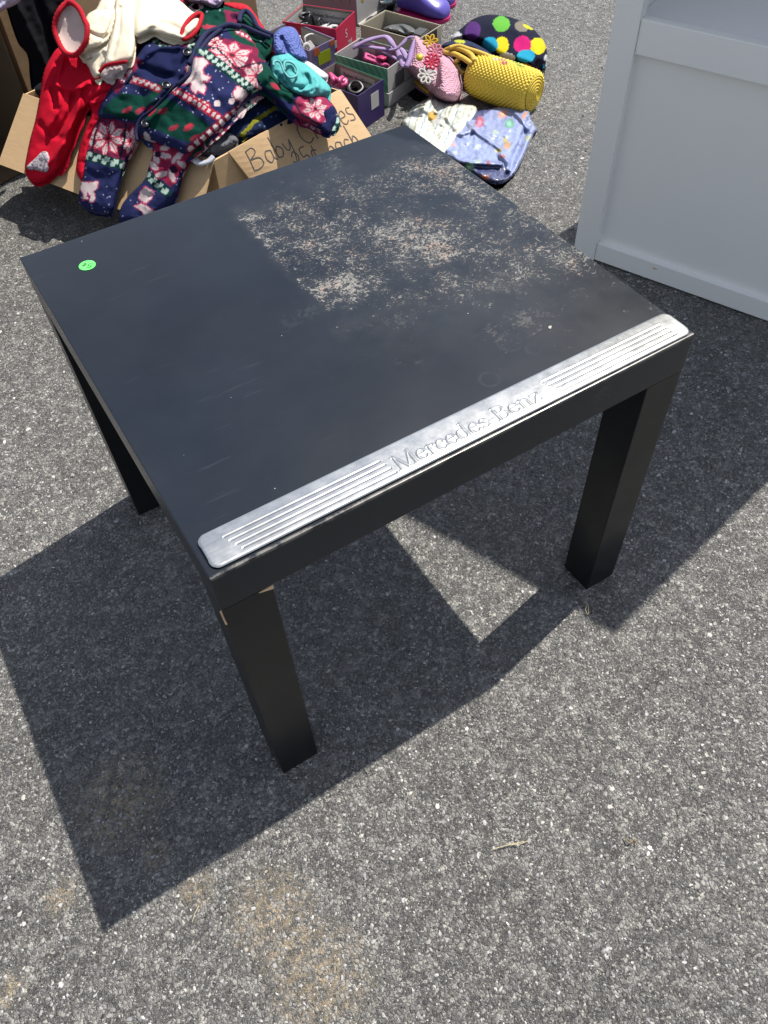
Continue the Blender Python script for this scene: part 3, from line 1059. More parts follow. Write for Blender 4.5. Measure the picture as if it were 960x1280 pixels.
    def face(x, y):
        """x metres along the hinge from its left end, y metres below the hinge"""
        u = x / (h1 - h0).length; v = y / (o0 - h0).length
        p = h0.lerp(h1, u).lerp(o0.lerp(o1, u), v)
        du = (h1 - h0).lerp(o1 - o0, v); dv = (o0 - h0).lerp(o1 - h1, u)
        n = du.cross(dv).normalized()
        if n.z < 0: n = -n
        return p + n * .0024, n
    def write(words, x0, y0, size, slant=0.0):
        x = 0
        for chs in words:
            bm = bmesh.new()
            for ch in chs:
                adv, st = L(ch)
                for q_ in st:
                    pts = [Vector((x + q[0] + .12 * q[1], q[1] + slant * (x + q[0]), 0)) for q in q_]
                    if len(pts) > 2: pts = catmull(pts, 6)
                    W = [face(x0 + q.x * size, y0 - q.y * size) for q in pts]
                    tube(bm, [w_[0] for w_ in W], .0013, 6, flat=.25, up=W[0][1])
                x += adv
            obj('handwriting', bm, M['marker'], f2)
            x += .5
    write([['B', 'a', 'b', 'y'], ['C', 'l', 'o', 't', 'h', 'e', 's']], .018, .058, .043, .022)
    write([['2', '5', 'c|'], ['e', 'a', 'c', 'h']], .112, .096, .040, .012)
    return t


carton()


def tall_carton():
    K = Vector((-.03, 1.462, 0)); e = Vector((.93, .368, 0)).normalized(); f = Vector((-e.y, e.x, 0))
    t = thing('tall_carton', 'tall brown cardboard carton standing behind the box of baby clothes', 'carton', K)
    W, D, Hh = .80, .40, .50
    th = .005
    def wall(a, b, inn):
        bm = bmesh.new(); z0 = Vector((0, 0, .002)); z1 = Vector((0, 0, Hh))
        prism(bm, [a + z0, b + z0, b + z1, a + z1], [a + inn + z0, b + inn + z0, b + inn + z1, a + inn + z1])
        bmesh.ops.recalc_face_normals(bm, faces=bm.faces)
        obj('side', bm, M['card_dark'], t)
    a, b, c, d = K, K + e * W, K + e * W + f * D, K + f * D
    wall(a, b, f * th); wall(c, d, -f * th)
    wall(a + f * (th + .0004), d - f * (th + .0004), e * th); wall(b + f * (th + .0004), c - f * (th + .0004), -e * th)
    bm = bmesh.new()  # darker brown band down the right end of the front
    q = [a + e * (W - .10) - f * .0004, a + e * (W - .004) - f * .0004]
    z0 = Vector((0, 0, .01)); z1 = Vector((0, 0, Hh - .01))
    prism(bm, [q[0] + z0, q[1] + z0, q[1] + z1, q[0] + z1], [p + f * .0003 for p in (q[0] + z0, q[1] + z0, q[1] + z1, q[0] + z1)])
    bmesh.ops.recalc_face_normals(bm, faces=bm.faces)
    obj('dark_band', bm, plain('darker_brown_band', (.20, .13, .075), .55, .3, .15, 30), t)
    return K, e, f


TK, TE, TF = tall_carton()
fplane = (tuple(TK - TF * .02), tuple(-TF))
fplane2 = (tuple(TK - TF * .06), tuple(-TF))

o = drape('black_jacket', [(3, -12), (12, 14), (18, 34), (27, 58), (38, 72), (41, 100), (45, 118), (60, 112), (70, 80), (82, 60), (84, 20), (82, -12)],
          c_(20, 22, 32, .8), COTTON, plane=fplane, off=.004, thick=.03, edge=16, wrinkle=(.003, 16),
          folds=[([(20, 5), (40, 45), (60, 90)], 5, .012), ([(45, 0), (60, 40), (66, 80)], 5, -.012)])
tag(o, 'black cloth jacket hanging between the tall carton and red sleepsuit', 'jacket')
o = drape('lilac_shirt', [(-14, -22), (34, -22), (29, -4), (21, 5), (8, 11), (-14, 18)], c_(205, 205, 235), COTTON, plane=fplane2, off=.03, thick=.018,
          edge=8, wrinkle=(.006, 12))
tag(o, 'pale lilac shirt corner hanging above the black jacket', 'shirt')

# ================================================================== heap in the box
o = drape('dark_clothes_heap', [(40, 112), (100, 136), (180, 168), (262, 198), (286, 188), (350, 150), (418, 112), (380, 95), (345, 70), (300, 50), (220, 40), (180, 50), (110, 80)],
          Paint(c_(22, 24, 40)).dots([(230, 150), (300, 150), (300, 195), (230, 195)], 12, c_(60, 60, 80), 1.2, 4), COTTON, H=heap, off=-.045, thick=.03, edge=14, wrinkle=(.016, 15), step=2.5)
tag(o, 'heap of dark folded baby clothes filling the cardboard box', 'clothes', kind='stuff')
o = drape('navy_blanket', [(292, 172), (283, 160), (295, 140), (318, 128), (345, 122), (372, 128), (392, 142), (360, 158), (325, 168)],
          Paint(c_(20, 38, 80)).band([(300, 172), (318, 152), (335, 140), (352, 131)], 5, c_(150, 150, 30)).dots([(320, 140), (370, 130), (360, 155), (325, 162)], 26, c_(120, 160, 200), .9, 5),
          COTTON, H=heap, off=-.02, thick=.014, edge=8, wrinkle=(.005, 12))
tag(o, 'dark blue folded shirt with a yellow stripe inside the cardboard box', 'shirt')
o = drape('spotted_cloth', [(246, 184), (254, 172), (272, 164), (290, 166), (298, 176), (285, 186), (265, 192), (250, 194)],
          Paint(c_(120, 122, 130)).dots([(246, 160), (300, 160), (300, 195), (246, 195)], 45, c_(50, 52, 60), 1.0, 6), COTTON, H=heap, off=-.016, thick=.014, edge=8, wrinkle=(.006, 9))
tag(o, 'small grey spotted cloth at the corner of the cardboard box', 'cloth')
# white hook-shaped strap lying over the rim
bm = bmesh.new()
tube(bm, catmull([seat(p[0], p[1], off=.012) for p in ((236, 182), (244, 188), (243, 198), (250, 204), (260, 202), (267, 196))], 8), .0075, 10, flat=.55)
o = obj('white_strap', bm, plain('white_vinyl', c_(225, 228, 240), .45, .4, .06), None, True)
tag(o, 'white curled strap hooked over the near corner of cardboard box', 'strap')

# ---- red sleepsuit with white terry top
RED = c_(226, 18, 52, 1.12); TERW = c_(252, 240, 214, 1.3); LIN = c_(246, 226, 220)
t = thing('sleepsuit', 'red velour sleepsuit with white terry top and red ribbed cuffs', 'sleepsuit', tuple(at(80, 140, 0).xy) + (0,), group='baby sleepsuits hanging over the box')
drape('leg', [(112, 112), (140, 112), (138, 135), (124, 160), (113, 185), (105, 224), (98, 221), (95, 210), (99, 185), (107, 160), (114, 140), (109, 128)], RED, VELOUR, t, H=heap, off=.006, thick=.018, edge=7,
      wrinkle=(.004, 9), folds=[([(110, 130), (125, 125), (138, 118)], 4, .010), ([(112, 140), (125, 137), (136, 130)], 3, -.008)])
drape('body', [(75, 58), (63, 72), (54, 92), (50, 118), (44, 150), (38, 172), (33, 196), (31, 212), (37, 225), (50, 227), (65, 218), (78, 203), (88, 183), (94, 160), (104, 140), (118, 124), (136, 116), (150, 112), (165, 84), (178, 52), (150, 46), (105, 48)],
      RED, VELOUR, t, H=heap, off=.012, thick=.022, edge=11, wrinkle=(.003, 18),
      folds=[([(80, 70), (70, 100), (74, 130), (60, 160)], 4, .014), ([(72, 80), (66, 110), (70, 135)], 3.5, -.012), ([(72, 106), (90, 112), (110, 104)], 4, .012), ([(100, 110), (96, 140), (84, 165), (70, 200)], 4, .012),
             ([(92, 120), (86, 145), (72, 165)], 4, -.012), ([(50, 155), (62, 168), (76, 172)], 4, -.009), ([(120, 104), (140, 98), (160, 90)], 4, -.010), ([(78, 180), (64, 200), (54, 212)], 3, .008)])
fp = drape('foot_patch', [(33, 209), (45, 197), (52, 190), (59, 190), (62, 199), (60, 211), (54, 214), (44, 211)],
           Paint(c_(225, 215, 222)).dots([(32, 188), (64, 188), (64, 216), (32, 216)], 90, c_(120, 100, 120), .75, 8).band([(52, 190), (57, 200), (54, 214)], 1.6, c_(130, 125, 145)), COTTON, t, H=heap, off=.038, thick=.006, edge=5, step=1.3)
drape('terry_top', [(108, 20), (120, 11), (132, -4), (180, -6), (190, 20), (172, 45), (168, 72), (150, 84), (130, 84), (126, 95), (117, 97), (109, 80), (98, 68), (104, 45)], TERW, TERRY, t, H=heap, off=.034, thick=.022, edge=10,
      wrinkle=(.002, 18), folds=[([(135, 10), (140, 40), (132, 62), (118, 70)], 4, .010), ([(148, 0), (146, 30), (136, 58)], 4, -.012), ([(100, 66), (115, 72), (128, 66)], 3, -.008)])
slv = drape('sleeve', [(146, -4), (172, -6), (170, 30), (167, 72), (150, 79), (131, 82), (134, 60), (142, 30)], TERW, TERRY, t, H=heap, off=.060, thick=.018, edge=8, wrinkle=(.002, 16), folds=[([(150, 10), (148, 40), (140, 70)], 3, -.006)])
drape('cuff_lining', [(126, 88), (133, 82), (150, 78), (160, 79), (156, 88), (146, 94), (141, 101), (131, 99), (125, 94)], c_(228, 208, 206), COTTON, slv, H=heap, off=.058, thick=.012, edge=6, wrinkle=(.004, 6))
bm = bmesh.new(); tube(bm, catmull([seat(p[0], p[1], off=.082) for p in ((124, 90), (132, 82), (145, 79), (158, 77))], 6), .0035, 8); obj('cuff', bm, M['red_rib'], slv, True)
slv = drape('sleeve', [(176, -6), (216, -4), (240, 14), (252, 20), (247, 36), (232, 48), (226, 50), (205, 45), (190, 40), (170, 47), (165, 30)], TERW, TERRY, t, H=heap, off=.058, thick=.022, edge=10, wrinkle=(.002, 18), folds=[([(190, 38), (205, 30), (228, 40)], 5, -.006)])
def cuff(points, off, par, lining, r=.0065):
    pts = catmull([seat(p[0], p[1], off=off + p[2]) for p in points], 8, closed=True)
    bm = bmesh.new(); tube(bm, pts, r, 10, closed=True)
    for i, v in enumerate(bm.verts):          # ribbing
        k = i // 10
        if k % 2: v.co = v.co + (pts[k] - v.co) * .18
    obj('cuff', bm, M['red_rib'], par, True)
    ctr = sum(pts, Vector()) / len(pts)
    vd = (ctr - Vector(CAM_C)).normalized()
    bm = bmesh.new()
    rings = [[bm.verts.new(ctr + (p - ctr) * k + vd * dz) for p in pts] for k, dz in ((1, 0), (.8, .012), (.5, .017), (.2, .02))]
    for A, B in zip(rings[:-1], rings[1:]):
        for i in range(len(A)):
            j = (i + 1) % len(A); bm.faces.new((A[i], A[j], B[j], B[i]))
    bm.faces.new(rings[-1])
    bmesh.ops.recalc_face_normals(bm, faces=bm.faces)
    obj('cuff_lining', bm, lining, par, True)
LINM = plain('cuff_lining_cloth', c_(245, 222, 214), .9, .1, .08, 60, 400, .4)
cuff([(252, 18, .01), (251, 26, .008), (247, 36, .004), (240, 44, 0), (231, 49, 0), (227, 44, .004), (230, 34, .01), (237, 24, .014), (245, 18, .014)], .07, slv, LINM, .0045)
slv = drape('sleeve', [(104, 28), (112, 16), (124, 12), (146, 12), (143, 30), (136, 50), (125, 58), (112, 62), (103, 66), (100, 50)], TERW, TERRY, t, H=heap, off=.056, thick=.022, edge=9, wrinkle=(.002, 14), folds=[([(146, 14), (138, 34), (128, 54)], 3, -.008), ([(110, 40), (124, 46), (138, 44)], 3, -.006)])
cuff([(86, 3, .03), (98, 10, .03), (106, 26, .02), (109, 34, .02), (107, 52, .01), (95, 68, 0), (82, 66, 0), (73, 52, .004), (68, 34, .016), (74, 14, .03)], .075, slv, LINM, .0058)

# ---- navy patterned fleece sleepsuit
def fleece(base=NAVY): return Paint(base)
bodyP = fleece()
bodyP.dots([(130, 30), (345, 30), (345, 190), (130, 190)], 420, SPECK, .75, 11)
r5 = lambda x, y: (160 + x / 5.05, y / 5.05)
r6 = lambda x, y: (90 + x / 4.8, 120 + y / 4.8)
# green fields
bodyP.poly([r6(*p) for p in ((440, 110), (480, 40), (560, 5), (650, 60), (760, 130), (830, 180), (790, 260), (740, 290), (640, 262), (520, 205), (450, 190))], GREEN)
bodyP.poly([r6(*p) for p in ((170, 100), (235, 20), (300, -20), (430, 0), (440, 55), (385, 130), (320, 150), (230, 110))], GREEN)
bodyP.band([r6(340, 150), r6(400, 80), r6(480, 0), r6(540, -60)], 10, GREEN)
for p in ((330, 85), (410, 85), (545, 90), (475, 90), (610, 190), (700, 190), (740, 250)):
    q = r6(*p); bodyP.disc(q[0], q[1], 7, 3.2, -.5, c_(172, 56, 78))
q = r6(472, 90); bodyP.disc(q[0], q[1], 3.2, 7, .4, c_(214, 40, 62))
bodyP.disc(*r6(700, 178), 6, 2.4, -.6, c_(214, 62, 84))
# maroon zone at the hips
bodyP.poly([r6(*p) for p in ((395, 230), (470, 255), (560, 300), (640, 320), (620, 370), (500, 340), (400, 300))], MAROON)
for p, a in (((480, 285), .6), ((545, 320), -.5), ((450, 250), 1.2)): bodyP.disc(*r6(*p), 7, 3.4, a, PINKW)
# red and white bands across the chest
for ln in (([r5(0, 488), r5(90, 520), r5(190, 560)]), ([r5(285, 565), r5(380, 610), r5(500, 670)])):
    bodyP.band(ln, 9.5, c_(198, 46, 74)); bodyP.band(ln, 5.0, PINKW, 7.5, .55); bodyP.band([(p[0], p[1] - 2.6) for p in ln], 3, PINKW, 7.5, .4, 3)
bodyP.band([r6(640, -20), r6(760, 50), r6(880, 130)], 10, c_(198, 46, 74)).band([r6(640, -20), r6(760, 50), r6(880, 130)], 5.5, PINKW, 7, .6)
# green band with pale steps
bodyP.band([r5(440, 300), r5(600, 420), r5(820, 600)], 13, c_(22, 66, 72)); bodyP.zig([r5(470, 330), r5(640, 450), r5(810, 590)], 9, MINT, 8)
bodyP.band([r5(120, 215), r5(300, 320)], 11, c_(22, 66, 66)); bodyP.zig([r5(130, 225), r5(290, 320)], 8.5, MINT, 8)
bodyP.band([r5(340, 250), r5(440, 310)], 10, c_(22, 66, 66)); bodyP.zig([r5(350, 260), r5(440, 305)], 8, MINT, 8)
# right-hand field: green, pink squares, snowflakes
bodyP.poly([r5(*p) for p in ((620, 170), (700, 180), (820, 290), (920, 380), (910, 470), (850, 430), (760, 320), (660, 240))], GREEN)
bodyP.poly([r5(*p) for p in ((500, 300), (560, 250), (660, 240), (800, 330), (880, 430), (860, 560), (800, 560), (720, 440), (560, 390))], c_(96, 44, 88))
bodyP.star(*r5(655, 350), 31, 18, .28, PINKW, PINK, c_(150, 44, 84))
bodyP.star(*r5(815, 480), 20, 21, .5, PINKW, PINK, c_(140, 42, 80))
bodyP.band([r5(690, 430), r5(800, 400), r5(880, 400)], 2.2, c_(40, 40, 60)); bodyP.band([r5(490, 310), r5(600, 240)], 2.2, c_(40, 40, 60))
bodyP.star(*r5(550, 270), 12, 9, .4, PINKW, CRIM)
bodyP.band([r5(690, 195), r5(790, 250)], 7, c_(205, 70, 100)); bodyP.band([r5(690, 195), r5(790, 250)], 3.5, PINKW, 6, .6)
for p in ((820, 262), (885, 285)): bodyP.disc(*r5(*p), 5.5, 5.5, 0, c_(205, 60, 90)); bodyP.disc(*r5(*p), 3, 3, 0, c_(80, 30, 70))
# leaping animal and leaf shapes, pale with pink rims
deer = [r5(*p) for p in ((365, 425), (400, 400), (425, 365), (480, 365), (505, 400), (470, 432), (475, 468), (520, 490), (500, 515), (465, 510), (492, 548), (478, 592), (440, 568), (425, 590), (398, 560), (402, 520), (335, 535), (352, 500), (392, 478))]
bodyP.band(deer + [deer[0]], 3.2, c_(205, 84, 120)).poly(deer, PINKW)
lf = [r5(*p) for p in ((665, 590), (690, 545), (740, 560), (755, 600), (720, 640), (680, 625))]
bodyP.band(lf + [lf[0]], 3, c_(205, 84, 120)).poly(lf, PINKW); bodyP.disc(*r5(655, 640), 4, 4, 0, PINKW)
bodyP.disc(*r6(872, 45), 4, 4, 0, PINKW)
bodyP.band([r5(440, 300), r5(600, 420), r5(820, 600)], 11, c_(22, 66, 72)); bodyP.zig([r5(470, 325), r5(640, 445), r5(815, 590)], 8, MINT, 8)
bodyP.band([r5(505, 305), r5(560, 300), r5(680, 430), r5(720, 440)], 1.8, c_(40, 40, 60))
# edge that turns under at the right
bodyP.band([r5(950, 560), r5(760, 650), (285, 146), (262, 166), (238, 186)], 11, c_(150, 40, 74)); bodyP.band([r5(950, 560), r5(760, 650), (285, 146), (262, 166), (238, 186)], 7, PINKW, 10, .55)
# left shoulder print
bodyP.poly([(150, 80), (170, 70), (178, 78), (160, 100), (146, 118), (140, 112)], c_(150, 44, 78)); bodyP.star(157, 94, 13, 11, .9, PINKW, PINK)
bodyP.star(218, 51, 17, 6, .15, PINKW, CRIM, MAROON)
# plain navy inside of the open front
bodyP.poly([(176, 84), (190, 66), (205, 58), (224, 56), (236, 66), (228, 82), (214, 98), (205, 104), (190, 98), (172, 92)], c_(38, 46, 92))
t = thing('sleepsuit', 'navy fleece sleepsuit with red, green and white snowflake pattern hanging over box', 'sleepsuit', tuple(at(220, 160, 0).xy) + (0,), group='baby sleepsuits hanging over the box')
legP = fleece().dots([(95, 140), (180, 140), (180, 275), (95, 275)], 120, SPECK, .75, 12)
legP.poly([r6(*p) for p in ((140, 120), (95, 345), (310, 385), (350, 200), (300, 150), (220, 125))], c_(140, 44, 84))
legP.poly([r6(*p) for p in ((300, 160), (420, 150), (380, 280), (310, 400), (290, 380))], c_(122, 40, 80))
for p in ((185, 165), (285, 205), (165, 320), (260, 335), (100, 315)): legP.disc(*r6(*p), 4.6, 4.6, 0, c_(95, 34, 70)); legP.disc(*r6(*p), 2.0, 2.0, 0, c_(190, 60, 95))
legP.star(*r6(218, 255), 22, 23, .25, PINKW, c_(226, 70, 100)); legP.star(*r6(95, 240), 14, 18, .2, PINKW, c_(226, 70, 100)); legP.star(*r6(350, 270), 12, 18, .2, PINKW, c_(226, 70, 100))
legP.band([r6(165, 130), r6(130, 270), r6(115, 360)], 2.4, c_(30, 40, 60)); legP.band([r6(325, 170), r6(310, 280), r6(285, 390)], 2.8, c_(24, 44, 56)); legP.band([r6(225, 140), r6(215, 350)], 1.4, c_(60, 30, 60))
legP.band([r6(60, 352), r6(180, 380), r6(330, 425)], 13, c_(20, 66, 70)); legP.zig([r6(75, 350), r6(190, 385), r6(330, 420)], 9.5, MINT, 11.5)
d2 = [r6(*p) for p in ((45, 512), (100, 520), (158, 512), (152, 548), (125, 572), (140, 605), (128, 635), (106, 632), (114, 604), (94, 575), (84, 600), (98, 616), (66, 622), (70, 592), (45, 550))]
legP.band(d2 + [d2[0]], 2.6, c_(205, 84, 120)).poly(d2, PINKW)
def leaf(P, pts):
    q = [r6(*p) for p in pts]; P.band(q + [q[0]], 2.6, c_(205, 84, 120)).poly(q, PINKW)
lg2 = fleece().dots([(145, 175), (250, 175), (250, 275), (145, 275)], 70, SPECK, .75, 13)
lg2.poly([r6(*p) for p in ((470, 250), (560, 300), (650, 310), (760, 290), (690, 400), (590, 545), (460, 430))], c_(165, 46, 84))
for (p, a, l) in (((505, 375), 1.4, 10), ((560, 360), .2, 8), ((635, 365), -.8, 11), ((540, 470), -.2, 9), ((600, 480), 1.2, 9), ((660, 410), .5, 8), ((490, 420), .7, 8), ((560, 310), -.3, 7)):
    lg2.disc(*r6(*p), l + 1.2, 5.2, a, c_(214, 66, 100)); lg2.disc(*r6(*p), l - .6, 3.6, a, PINKW)
lg2.disc(*r6(610, 440), 5, 5, 0, c_(60, 26, 60)); lg2.disc(*r6(515, 350), 4, 4, 0, c_(60, 26, 60))
lg2.band([r6(430, 455), r6(500, 520), r6(570, 580)], 12, c_(20, 66, 70)); lg2.zig([r6(435, 460), r6(560, 570)], 9, MINT, 10)
leaf(lg2, ((440, 545), (490, 575), (470, 620), (440, 645), (400, 615), (415, 570))); leaf(lg2, ((375, 660), (420, 645), (490, 690), (440, 725), (420, 690)))
drape('leg', [(188, 172), (191, 190), (186, 208), (181, 224), (167, 239), (155, 252), (149, 266), (151, 277), (180, 276), (192, 267), (213, 255), (223, 238), (228, 216), (236, 200), (250, 180), (225, 178), (207, 176)],
      lg2, FL, t, H=heap, off=.010, thick=.018, edge=11, wrinkle=(.004, 13), folds=[([(205, 190), (208, 215), (190, 245)], 4, -.007), ([(222, 195), (224, 220), (212, 245)], 4, .006)], step=1.4)
drape('leg', [(123, 145), (112, 172), (107, 193), (103.5, 220), (99, 239), (100, 254), (114, 263), (132, 267), (141, 263), (147, 237), (153, 214), (160, 197), (168, 182), (174, 168), (178, 150), (163, 130), (138, 126)],
      legP, FL, t, H=heap, off=.016, thick=.022, edge=13, wrinkle=(.004, 14), folds=[([(165, 160), (152, 185), (146, 215)], 4, -.006), ([(112, 215), (125, 222), (142, 220)], 5, -.004)], step=1.4)
bm = bmesh.new(); tube(bm, catmull([seat(p[0], p[1], off=.022) for p in ((100, 254), (113, 262.5), (131, 266.5), (140, 263))], 6), .0038, 8); obj('hem', bm, M['navy_bind'], t, True)
drape('body', [(168, 70), (178, 52), (190, 43), (215, 51), (232, 47), (256, 41), (275, 33), (292, 32), (312, 44), (329, 70), (339, 95), (331, 110), (311, 120), (300, 134), (285, 150), (268, 166), (250, 181), (232, 193), (215, 186), (195, 179), (180, 173), (172, 166), (163, 151), (140, 150), (122, 146), (128, 125), (138, 110), (145, 90), (158, 76)],
      bodyP, FL, t, H=heap, off=.022, thick=.034, edge=13, wrinkle=(.006, 20), step=1.4,
      folds=[([(240, 60), (232, 95), (205, 122), (178, 146), (172, 168)], 3.5, -.010), ([(246, 62), (240, 96), (212, 125), (186, 150)], 4, .010), ([(176, 82), (195, 92), (214, 96)], 5, -.012), ([(176, 74), (196, 60), (222, 58)], 5, .010),
             ([(150, 88), (142, 112), (130, 132)], 4, .006), ([(300, 60), (312, 90), (300, 120)], 7, .008), ([(260, 110), (275, 135), (262, 160)], 8, -.007)])
slP = fleece().dots([(300, 60), (430, 60), (430, 170), (300, 170)], 90, SPECK, .75, 14)
slP.poly([(325, 75), (350, 95), (372, 110), (365, 130), (345, 120), (322, 100)], GREEN).disc(344, 108, 7, 3, .6, c_(190, 60, 84))
slP.poly([(374, 118), (400, 116), (418, 132), (410, 150), (395, 158), (372, 148), (364, 138)], c_(176, 60, 100)).star(394, 136, 17, 15, .5, PINKW, c_(232, 92, 130)).band([(366, 124), (376, 142), (400, 156)], 3, c_(60, 50, 70))
drape('sleeve', [(312, 62), (328, 72), (345, 94), (360, 108), (378, 115), (398, 116), (414, 128), (422, 142), (420, 156), (410, 164), (398, 160), (384, 153), (364, 144), (346, 127), (330, 112), (314, 100)],
      slP, FL, t, H=heap, off=.030, thick=.026, edge=11, wrinkle=(.004, 13), step=1.4, folds=[([(330, 95), (350, 112), (375, 128)], 5, .006)])
drape('cuff', [(402, 140), (408, 133), (416, 132), (420, 140), (416, 156), (413, 166), (405, 166), (400, 158), (404, 150)], c_(40, 46, 92), FL, t, H=heap, off=.040, thick=.018, edge=7)
drape('cuff_lining', [(416, 140), (424, 146), (425, 156), (419, 165), (413, 166), (416, 152)], Paint(c_(30, 80, 84)).disc(421, 150, 4, 4, 0, c_(205, 236, 226)).disc(417, 161, 3, 3, 0, c_(205, 236, 226)), FL, t, H=heap, off=.034, thick=.012, edge=5)
# placket bindings
def binding(pts, off, r=.0042, mat='navy_bind'):
    bm = bmesh.new(); tube(bm, catmull([seat(p[0], p[1], off=off + (p[2] if len(p) > 2 else 0)) for p in pts], 8), r, 8)
    obj('binding', bm, M[mat], t, True)
binding(((300, 34, -.01), (286, 31), (272, 36), (258, 42), (248, 56), (241, 72), (236, 80)), .062, .0055)
binding(((281, 33), (262, 48), (250, 64), (243, 78), (238, 92), (222, 106)), .060)
binding(((238, 92), (214, 112), (192, 136), (176, 148), (170, 164), (172, 176)), .058, .003)
binding(((176, 75, -.01), (166, 92, -.004), (152, 110, -.004), (139, 124, -.004), (128, 132, -.012)), .058, .0032)
binding(((334, 108, -.03), (300, 132, -.022), (282, 148, -.02), (262, 166, -.02), (240, 186, -.02)), .056, .0028)
binding(((286, 31), (304, 33), (320, 40), (338, 47)), .052, .0045)
for (x, y) in ((208, 107), (182, 155), (234, 66)):
    p = seat(x, y, off=.064)
    nrm = (Vector(CAM_C) - p).normalized() * .5 + Vector((0, 0, .8)); nrm.normalize()
    bm = bmesh.new()
    R = nrm.to_track_quat('Z', 'Y').to_matrix().to_4x4(); R.translation = p
    bmesh.ops.create_cone(bm, cap_ends=True, segments=20, radius1=.0088, radius2=.0078, depth=.003)
    for v in bm.verts: v.co = R @ v.co
    tube(bm, [R @ Vector((.0075 * math.cos(q), .0075 * math.sin(q), .0016)) for q in np.linspace(0, 2 * math.pi, 21)[:-1]], .0014, 6, closed=True)
    b = obj('button', bm, M['button'], t, True)

# ---- second fleece sleepsuit underneath, at the back
sp = fleece(GREEN).dots([(200, -5), (350, -5), (350, 80), (200, 80)], 60, SPECK, .7, 15)
sp.band([(210, 4), (232, 0), (256, -4)], 9, c_(190, 60, 90)).band([(236, 14), (252, 6)], 8, PINKW).disc(245, 7, 9, 5, -.4, c_(230, 170, 190))
sp.poly([(280, 12), (300, 16), (300, 34), (284, 30)], c_(150, 44, 84)).disc(292, 20, 4, 4, 0, c_(80, 30, 70)).disc(262, 34, 10, 3, .1, c_(200, 70, 96)).disc(240, 36, 8, 3, -.2, c_(200, 80, 106))
t2 = thing('sleepsuit', 'dark green and navy fleece sleepsuit half hidden under the navy one', 'sleepsuit', tuple(at(280, 30, 0).xy) + (0,), group='baby sleepsuits hanging over the box')
drape('body', [(205, -6), (240, -6), (262, 2), (285, 7), (302, 12), (316, 22), (326, 38), (342, 44), (344, 60), (330, 76), (310, 70), (280, 52), (240, 56), (226, 40), (230, 18)], sp, FL, t2, H=heap, off=.012, thick=.022, edge=10, wrinkle=(.005, 14),
      folds=[([(300, 16), (312, 30), (330, 44)], 4, .01)])
bm = bmesh.new(); tube(bm, catmull([seat(p[0], p[1], off=.05) for p in ((299, 28), (301, 18), (308, 14), (316, 22), (324, 36), (341, 44))], 8), .0052, 8); obj('collar_binding', bm, M['navy_bind'], t2, True)
# other bits showing on the heap
o = drape('red_garment', [(276, 5), (290, 3), (308, 6), (318, 16), (330, 34), (346, 58), (345, 70), (336, 64), (320, 34), (306, 18), (290, 12)], c_(215, 30, 55), COTTON, H=heap, off=.014, thick=.012, edge=5, wrinkle=(.003, 8))
tag(o, 'red garment edge peeping out behind the fleece collars', 'garment')
o = drape('white_lace', [(302, 34), (308, 28), (316, 30), (324, 38), (320, 42), (308, 38)], c_(236, 232, 238), COTTON, H=heap, off=.026, thick=.012, edge=4, wrinkle=(.006, 4))
tag(o, 'scrap of white lace inside the green fleece collar', 'lace')
o = drape('lilac_garment', [(232, -6), (278, -6), (276, 5), (268, 9), (254, 4), (238, 2)], c_(214, 190, 226), COTTON, H=heap, off=.036, thick=.014, edge=5, wrinkle=(.006, 6))
tag(o, 'lilac garment edge at the very back of the clothes heap', 'garment')
o = drape('knit_bootie', [(341, 62), (341, 46), (347, 37), (357, 33), (368, 35), (375, 46), (378, 58), (384, 72), (374, 76), (360, 72), (346, 70)], c_(124, 142, 222), KNIT, H=heap, off=.026, thick=.03, edge=9, wrinkle=(.003, 10), folds=[([(352, 48), (358, 62), (362, 72)], 3, -.012)])
tag(o, 'periwinkle blue knitted bootie lying on the heap beside the shoe boxes', 'bootie')
o = drape('white_paper', [(372, 72), (386, 77), (400, 86), (410, 94), (406, 100), (390, 94), (376, 84)], c_(235, 235, 240), COTTON, H=heap, off=.02, thick=.008, edge=4)
tag(o, 'strip of white cloth between the turquoise bundle and pink sandal', 'cloth')
TQ = c_(112, 214, 216)
t3 = thing('turquoise_bundle', 'turquoise rolled up baby trousers with drawstring loops on the heap', 'trousers', tuple(at(375, 100, 0).xy) + (0,))
drape('body', [(338, 88), (339, 72), (350, 65), (364, 65), (376, 74), (391, 86), (404, 98), (414, 113), (404, 121), (388, 126), (366, 119), (349, 106), (340, 96)], TQ, COTTON, t3, H=heap, off=.020, thick=.042, edge=13, wrinkle=(.006, 9),
      folds=[([(362, 108), (375, 114), (395, 108)], 3, .012), ([(384, 94), (386, 106), (376, 112)], 2.6, -.012), ([(394, 96), (398, 108), (390, 118)], 2.6, .010), ([(346, 92), (352, 102), (364, 110)], 3, -.010)])
drape('rolled_waist', [(356, 96), (354, 84), (358, 76), (366, 74), (373, 80), (380, 96), (384, 106), (376, 111), (364, 108)], TQ, COTTON, t3, H=heap, off=.05, thick=.026, edge=9, wrinkle=(.003, 8))
TQM = plain('turquoise_cord', c_(140, 226, 226), .85, .2, .1, 100)
for lp in (((342, 82), (342, 78), (346, 76), (351, 79), (354, 88), (357, 92)), ((356, 88), (355, 80), (359, 77), (367, 80), (372, 88), (370, 95), (362, 97), (357, 92))):
    bm = bmesh.new(); tube(bm, catmull([seat(p[0], p[1], off=.085) for p in lp], 6), .0022, 6); obj('drawstring', bm, TQM, t3, True)

# ================================================================== carton lying on its side at the left edge
M['shade_card'] = mat_card('card_in_painted_shade', (.11, .075, .045))  # card colour darkened to stand for the deep shade inside the carton


